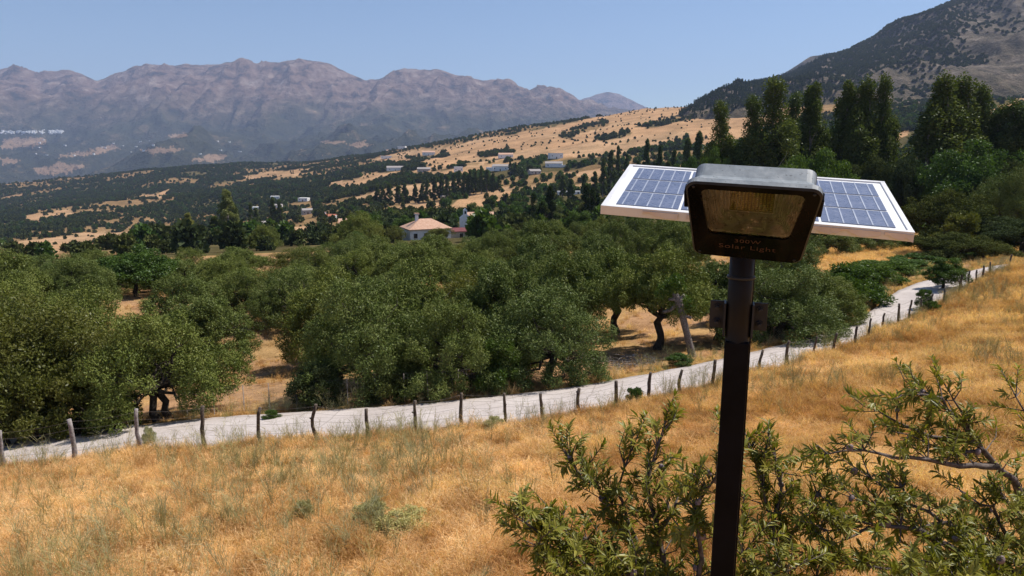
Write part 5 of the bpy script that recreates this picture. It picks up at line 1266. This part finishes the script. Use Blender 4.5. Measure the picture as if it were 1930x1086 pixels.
def housing_mat():
    """black casting with pale dust settled on its upward faces"""
    m, nt, out = new_mat('lamp_housing'); p = nt.nodes.new('ShaderNodeBsdfPrincipled'); setin(p, Roughness=0.5); p.inputs['Specular IOR Level'].default_value = 0.25
    o = opos(nt); geo = nt.nodes.new('ShaderNodeNewGeometry'); sep = nt.nodes.new('ShaderNodeSeparateXYZ'); nt.links.new(geo.outputs['Normal'], sep.inputs[0])
    base = ramp(nt, noise(nt, o, 40, 4), [(0.35, (0.010, 0.011, 0.013)), (0.65, (0.022, 0.024, 0.027))])
    dust = ramp(nt, noise(nt, o, 22, 6, 0.7), [(0.30, (0.13, 0.155, 0.18)), (0.5, (0.20, 0.232, 0.26)), (0.66, (0.29, 0.32, 0.345))])
    dust = mix(nt, ramp(nt, noise(nt, o, 130, 2), [(0.66, (0, 0, 0)), (0.70, (1, 1, 1))]), dust, (0.09, 0.105, 0.12))
    up = math_n(nt, 'ADD', sep.outputs[2], math_n(nt, 'MULTIPLY', math_n(nt, 'SUBTRACT', noise(nt, o, 60, 3), 0.5), 0.5))
    c = mix(nt, ramp(nt, up, [(0.18, (0, 0, 0)), (0.5, (1, 1, 1))]), base, dust)
    nt.links.new(c, p.inputs['Base Color']); nt.links.new(p.outputs[0], out.inputs[0]); return m
M['housing'] = housing_mat()
M['bezel'] = paint('lamp_bezel_black', (0.0025, 0.0025, 0.0027), (0.0035, 0.0035, 0.0037), 0.06, 0.07)
M['alu'] = paint('panel_frame_white', (0.54, 0.54, 0.56), (0.64, 0.64, 0.66), 0.45, 0.4, 0.0, ((0.44, 0.42, 0.41), 0.66), 8)
M['backsheet'] = paint('white_backsheet', (0.68, 0.69, 0.70), (0.78, 0.79, 0.80), 0.35, 0.4)
M['cell'] = paint('solar_cell_blue', (0.085, 0.105, 0.170), (0.125, 0.145, 0.220), 0.30, 0.5, 0.0, ((0.22, 0.24, 0.30), 0.60), 30)
M['busbar'] = paint('cell_busbar', (0.30, 0.33, 0.40), (0.42, 0.45, 0.52), 0.35, 0.5, 0.3)
M['film'] = paint('peeling_film', (0.62, 0.47, 0.33), (0.74, 0.60, 0.46), 0.6, 0.3)
M['reflector'] = paint('lamp_reflector', (0.27, 0.28, 0.30), (0.38, 0.395, 0.42), 0.30, 0.5, 0.45, None, 40)
M['board'] = paint('led_board_dark', (0.06, 0.052, 0.022), (0.09, 0.08, 0.035), 0.5, 0.3)
M['led'] = paint('led_phosphor', (0.20, 0.19, 0.06), (0.27, 0.26, 0.10), 0.4, 0.4)
M['galv'] = paint('galvanised_bracket', (0.010, 0.012, 0.018), (0.020, 0.023, 0.031), 0.45, 0.25, 0.0)
M['ink'] = paint('lamp_lettering', (0.040, 0.020, 0.016), (0.055, 0.028, 0.022), 0.5, 0.15)
def glass_mat():
    m, nt, out = new_mat('lamp_glass'); g = nt.nodes.new('ShaderNodeBsdfGlossy'); setin(g, Roughness=0.02); t = nt.nodes.new('ShaderNodeBsdfTransparent'); t.inputs[0].default_value = (0.88, 0.86, 0.80, 1)
    fr = nt.nodes.new('ShaderNodeFresnel'); setin(fr, IOR=1.62); mx = nt.nodes.new('ShaderNodeMixShader')
    nt.links.new(fr.outputs[0], mx.inputs[0]); nt.links.new(t.outputs[0], mx.inputs[1]); nt.links.new(g.outputs[0], mx.inputs[2]); nt.links.new(mx.outputs[0], out.inputs[0]); return m
M['glass'] = glass_mat()
PX_, PY_ = 0.570, 1.677
gz = float(H(PX_, PY_))
lamp = empty('solar_street_lamp', (PX_, PY_, gz)); LB = Vector((PX_, PY_, gz))
tag(lamp, 'solar street light on a black square pole, floodlight in front of its panel', 'street lamp')
def zat(py, y=PY_): return CZ + y * float(s_of(py))
z_sq = zat(640); z_top = zat(395)
bm = bmesh.new(); bm_box(bm, (0, 0, (z_sq - gz) / 2 - 0.15), (0.059, 0.059, z_sq - gz + 0.3), bevel=0.004); link('pole', mesh_bm('pole', bm, M['pole']), lamp).rotation_euler = (0, 0, -0.30)
a = Acc(); a.tube([(0, 0, z_sq - gz - 0.12), (0, 0, z_sq - gz + 0.05), (0, 0, z_top - gz)], (0.0295, 0.0295, 0.0295), 24); tb = link('upper_tube', a.mesh('upper_tube', M['tube']), lamp)
def ring(z, r, tr, mat, name, parent):
    bm = bmesh.new(); n, m_ = 32, 8
    vv = [[bm.verts.new(((r + tr * math.cos(b)) * math.cos(a_), (r + tr * math.cos(b)) * math.sin(a_), z + tr * math.sin(b) * 1.4)) for b in [2 * math.pi * j / m_ for j in range(m_)]] for a_ in [2 * math.pi * i / n for i in range(n)]]
    for i in range(n):
        for j in range(m_): bm.faces.new([vv[i][j], vv[(i + 1) % n][j], vv[(i + 1) % n][(j + 1) % m_], vv[i][(j + 1) % m_]])
    return link(name, mesh_bm(name, bm, mat, True), parent)
ring(zat(522) - gz, 0.0315, 0.003, M['galv'], 'hose_clamp', tb)
# clamp bracket: a channel round the square pole with two winged plates and bolts
br_z = zat(600) - gz
bm = bmesh.new()
bm_box(bm, (0, 0.034, br_z), (0.140, 0.006, 0.072), bevel=0.0015)
bm_box(bm, (-0.0335, 0.010, br_z - 0.004), (0.005, 0.050, 0.085), bevel=0.001); bm_box(bm, (0.0335, 0.010, br_z - 0.004), (0.005, 0.050, 0.085), bevel=0.001)
bk = link('clamp_bracket', mesh_bm('clamp_bracket', bm, M['galv']), lamp); bk.rotation_euler = (0, 0, -0.30)
for sx in (-1, 1):
    for sz in (-1, 1):
        bm = bmesh.new(); bmesh.ops.create_cone(bm, cap_ends=True, segments=6, radius1=0.0095, radius2=0.0095, depth=0.008, matrix=Matrix.Translation((sx * 0.052, 0.027, br_z + sz * 0.019)) @ Matrix.Rotation(math.pi / 2, 4, 'X'))
        bmesh.ops.create_cone(bm, cap_ends=True, segments=12, radius1=0.005, radius2=0.005, depth=0.022, matrix=Matrix.Translation((sx * 0.052, 0.020, br_z + sz * 0.019)) @ Matrix.Rotation(math.pi / 2, 4, 'X'))
        link('bolt', mesh_bm('bolt', bm, M['galv']), bk)
# solar panel, tilted to the sun
PWd, PDp, PC = 0.70, 0.4348, Vector((0.6218, 1.8077, -0.0969))
RP = Matrix.Rotation(-0.3147, 3, 'Z') @ Matrix.Rotation(0.0626, 3, 'Y') @ Matrix.Rotation(0.2228, 3, 'X'); ez = RP @ Vector((0, 0, 1))
panel = bpy.data.objects.new('solar_panel', None); COL.objects.link(panel); panel.parent = lamp
panel.matrix_local = Matrix.Translation(PC - LB) @ RP.to_4x4()
TH_ = 0.023
bm = bmesh.new(); fw_ = 0.012
bm_box(bm, (0, -PDp / 2 + fw_ / 2, -TH_ / 2), (PWd, fw_, TH_), bevel=0.001); bm_box(bm, (0, PDp / 2 - fw_ / 2, -TH_ / 2), (PWd, fw_, TH_), bevel=0.001)
bm_box(bm, (-PWd / 2 + fw_ / 2, 0, -TH_ / 2 - 0.0003), (fw_, PDp - 2 * fw_, TH_), bevel=0.001); bm_box(bm, (PWd / 2 - fw_ / 2, 0, -TH_ / 2 - 0.0003), (fw_, PDp - 2 * fw_, TH_), bevel=0.001)
link('frame', mesh_bm('frame', bm, M['alu']), panel)
bm = bmesh.new(); bm_box(bm, (0, 0, -0.006), (PWd - 2 * fw_ + 0.002, PDp - 2 * fw_ + 0.002, 0.004)); link('backsheet', mesh_bm('backsheet', bm, M['backsheet']), panel)
mx_, my_ = 0.030, 0.026; iw = PWd - 2 * mx_; idp = PDp - 2 * my_; cw, ch = iw / 4, idp / 3; gp = 0.0065; gr = 0.0095
bm = bmesh.new(); bm_box(bm, (0, 0, 0), (cw - gp, ch - gr, 0.0016)); cellm = mesh_bm('cell', bm, M['cell'])
for i in range(4):
    for j in range(3):
        c = link('cell', cellm, panel); c.location = (-iw / 2 + (i + 0.5) * cw, -idp / 2 + (j + 0.5) * ch, -0.0030)
bm = bmesh.new()
for i in range(4):
    for j in range(3):
        for q in range(5): bm_box(bm, (-iw / 2 + (i + 0.5) * cw + (-0.4 + 0.2 * q) * (cw - gp), -idp / 2 + (j + 0.5) * ch, -0.0018), (0.0032, ch - gr, 0.0008))
link('busbars', mesh_bm('busbars', bm, M['busbar']), panel)
rng = np.random.default_rng(33)
def film(x0, pts):
    bm = bmesh.new(); f = bm.faces.new([bm.verts.new((x, -PDp / 2 - 0.0022, z)) for x, z in pts]); r = bmesh.ops.extrude_face_region(bm, geom=[f])
    for v in [v for v in r['geom'] if isinstance(v, bmesh.types.BMVert)]: v.co.y += 0.0016
    for v in bm.verts: v.co.y -= 0.012 * max(0.0, (-v.co.z - 0.006) / 0.024) ** 1.2
    bmesh.ops.recalc_face_normals(bm, faces=bm.faces); link('peeling_film', mesh_bm('peeling_film', bm, M['film']), panel)
for x0, L in ((-0.245, 0.085), (-0.14, 0.16), (0.135, 0.055), (0.185, 0.045), (0.235, 0.06), (0.305, 0.035)):
    n = 7; xs = np.linspace(x0 - 0.0, x0 + L, n) if x0 < 0 else np.linspace(x0 - L * 0.4, x0 + L * 0.8, n)
    lo = [-0.006 - 0.010 * abs(math.sin(2.6 * i / (n - 1) + x0 * 40)) - 0.004 * rng.random() for i in range(n)]
    film(x0, [(x, -0.005) for x in xs] + [(x, z) for x, z in zip(reversed(xs), reversed(lo))])
film(0.3, [(0.325, -0.006), (0.349, -0.006), (0.349, -0.021), (0.343, -0.020)])
# bracket carrying the panel on the tube
a = Acc(); a.tube([(0, 0, z_top - gz - 0.01), (0, 0.02, z_top - gz + 0.012), tuple(PC - LB - ez * 0.03)], (0.02, 0.018, 0.016), 12); link('panel_arm', a.mesh('panel_arm', M['galv']), lamp)
# floodlight
FW, FH, FD = 0.262, 0.220, 0.072; TAP = 0.88
Pt = Vector((0.477, 1.37, -0.0621))
tilt, yaw, roll = 0.70, -0.3634, 0.053
Rm = Matrix.Rotation(yaw, 4, 'Z') @ Matrix.Rotation(roll, 4, 'Y') @ Matrix.Rotation(tilt, 4, 'X')
# local: x right, z up along the face, -y out of the face; origin at the middle of the top front edge
flood = bpy.data.objects.new('floodlight', None); COL.objects.link(flood); flood.parent = lamp
flood.matrix_local = Matrix.Translation(Pt - LB) @ Rm
def rr(w0, w1, z0, z1, r, n=6):
    """rounded trapezium outline, wide at the top"""
    pts = []
    for (cx, cz, a0, wv) in ((w0 / 2 - r, z0 - r, 0, 0), (-(w0 / 2 - r), z0 - r, 90, 0), (-(w1 / 2 - r), z1 + r, 180, 1), (w1 / 2 - r, z1 + r, 270, 1)):
        for k in range(n + 1):
            a_ = math.radians(a0 + 90 * k / n); pts.append((cx + r * math.cos(a_), cz + r * math.sin(a_)))
    return pts
def loft(name, loops, mat, parent, capf=True, capb=True, smooth=False):
    bm = bmesh.new(); L = [[bm.verts.new(p) for p in lp] for lp in loops]
    for A_, B_ in zip(L[:-1], L[1:]):
        n = len(A_)
        for i in range(n): bm.faces.new([A_[i], A_[(i + 1) % n], B_[(i + 1) % n], B_[i]])
    if capf: bm.faces.new(list(reversed(L[0])))
    if capb: bm.faces.new(L[-1])
    bmesh.ops.recalc_face_normals(bm, faces=bm.faces)
    return link(name, mesh_bm(name, bm, mat, smooth), parent)
def at_y(o, y): return [(x, y, z) for x, z in o]
OUT = rr(FW, FW * TAP, 0, -FH, 0.022); OUT_i = rr(FW - 0.008, FW * TAP - 0.008, -0.004, -FH + 0.004, 0.02); BK = rr(FW * 0.90, FW * TAP * 0.88, -0.004, -FH + 0.012, 0.02)
WIN = rr(0.200, 0.168, -0.017, -0.146, 0.014)
# outer shell: rim lip, step, body, back
loft('housing', [at_y(OUT_i, 0.002), at_y(OUT, 0.006), at_y(OUT, 0.018), at_y(rr(FW * 0.945, FW * TAP * 0.93, -0.002, -FH + 0.008, 0.02), 0.022), at_y(BK, 0.030), at_y(BK, FD - 0.006), at_y(rr(FW * 0.86, FW * TAP * 0.84, -0.010, -FH + 0.018, 0.02), FD)], M['housing'], flood, capf=False)
# front plate with its window cut out, then the reflector bowl behind it
loft('bezel', [at_y(OUT_i, 0.0025), at_y(WIN, 0.0022), at_y(WIN, 0.010)], M['bezel'], flood, False, False)
bowl = [at_y(WIN, 0.010)]
NS = 9
for k in range(1, NS + 1):
    f = k / NS; g0 = (k - 0.45) / NS
    dims = lambda q: (0.200 - 0.108 * q, 0.168 - 0.076 * q, -0.017 - 0.027 * q, -0.146 + 0.040 * q)
    d0, d1 = dims(g0 * 0.72 + f * 0.28), dims(f)
    bowl.append(at_y(rr(*d0, 0.014 - 0.008 * g0), 0.010 + 0.028 * f)); bowl.append(at_y(rr(*d1, 0.014 - 0.008 * f), 0.010 + 0.028 * f - 0.0014))
rf = loft('reflector', bowl, M['reflector'], flood, False, True)
bm = bmesh.new(); bm_box(bm, (0, 0.0364, -0.0755), (0.088, 0.0012, 0.056)); link('led_board', mesh_bm('led_board', bm, M['board']), rf)
bm = bmesh.new()
for i in range(12):
    for j in range(10): bm_box(bm, ((i - 5.5) * 0.0071, 0.0352, -0.0505 - j * 0.0051), (0.0036, 0.0016, 0.0030))
link('led_array', mesh_bm('led_array', bm, M['led']), rf)
gl = rr(0.204, 0.172, -0.015, -0.148, 0.015); bm = bmesh.new(); bm.faces.new([bm.verts.new((x, 0.0048, z)) for x, z in gl]); link('glass', mesh_bm('glass', bm, M['glass']), flood)
def lettering(txt, size, z, name):
    cu = bpy.data.curves.new(name, 'FONT'); cu.body = txt; cu.size = size; cu.align_x = 'CENTER'; cu.extrude = 0.0002; cu.space_character = 1.12
    o = bpy.data.objects.new(name, cu); COL.objects.link(o); dg = bpy.context.evaluated_depsgraph_get(); me = bpy.data.meshes.new_from_object(o.evaluated_get(dg)); bpy.data.objects.remove(o)
    me.materials.clear(); me.materials.append(M['ink'])
    t = link(name, me, flood); t.rotation_euler = (math.pi / 2, 0, 0); t.location = (0, 0.0016, z); t.scale = (1.35, 1, 1); return t
lettering('300W', 0.015, -0.166, 'lettering'); lettering('Solar Light', 0.018, -0.186, 'lettering')
for sx in (-1, 1):
    bm = bmesh.new(); bm_box(bm, (sx * (FW * 0.965 / 2 + 0.004), 0.020, -0.055), (0.010, 0.026, 0.045), bevel=0.003); link('side_lug', mesh_bm('side_lug', bm, M['bezel']), flood)
bm = bmesh.new(); bm_box(bm, (0, FD + 0.012, -0.10), (0.09, 0.026, 0.05), bevel=0.003); link('mounting_block', mesh_bm('mounting_block', bm, M['pole']), flood)
a = Acc(); q0 = flood.matrix_local @ Vector((0, FD + 0.018, -0.10)); a.tube([tuple(q0), (0, 0, q0.z + 0.0), (0, 0.0, q0.z - 0.01)], (0.018, 0.018, 0.018), 10); link('lamp_arm', a.mesh('lamp_arm', M['pole']), lamp)

for sx, zz, wz in ((-1, -0.012, FW), (1, -0.012, FW), (-1, -FH + 0.014, FW * TAP), (1, -FH + 0.014, FW * TAP)):
    bm = bmesh.new(); bmesh.ops.create_cone(bm, cap_ends=True, segments=10, radius1=0.0032, radius2=0.0026, depth=0.002, matrix=Matrix.Translation((sx * (wz / 2 - 0.016), 0.0012, zz)) @ Matrix.Rotation(math.pi / 2, 4, 'X')); link('screw', mesh_bm('screw', bm, M['galv']), flood)
a = Acc(); q1 = flood.matrix_local @ Vector((0.03, FD + 0.004, -0.16)); pz = z_sq - gz
a.tube([tuple(q1), (q1.x + 0.01, q1.y + 0.04, q1.z - 0.02), (0.036, 0.02, q1.z - 0.06), (0.037, 0.014, pz - 0.02), (0.037, 0.010, pz - 0.3), (0.0365, 0.008, pz - 1.2)], np.full(6, 0.0035), 8); link('cable', a.mesh('cable', M['pole']), lamp)
# ------------------------------------------------------------------ the air
def build_haze():
    x0, x1, y0, y1, z0, z1 = -15000, 15000, -3700, 14500, -950, 1750
    bm = bmesh.new(); bm_box(bm, ((x0 + x1) / 2, (y0 + y1) / 2, (z0 + z1) / 2), (x1 - x0, y1 - y0, z1 - z0))
    m, nt, out = new_mat('haze_air')
    v = nt.nodes.new('ShaderNodeVolumePrincipled')
    v.inputs['Color'].default_value = (0.52, 0.66, 1.0, 1); v.inputs['Density'].default_value = 6.6e-5; v.inputs['Anisotropy'].default_value = 0.1
    nt.links.new(v.outputs[0], out.inputs['Volume'])
    o = link('haze', mesh_bm('haze', bm, m)); o['kind'] = 'stuff'
    return o
build_haze()
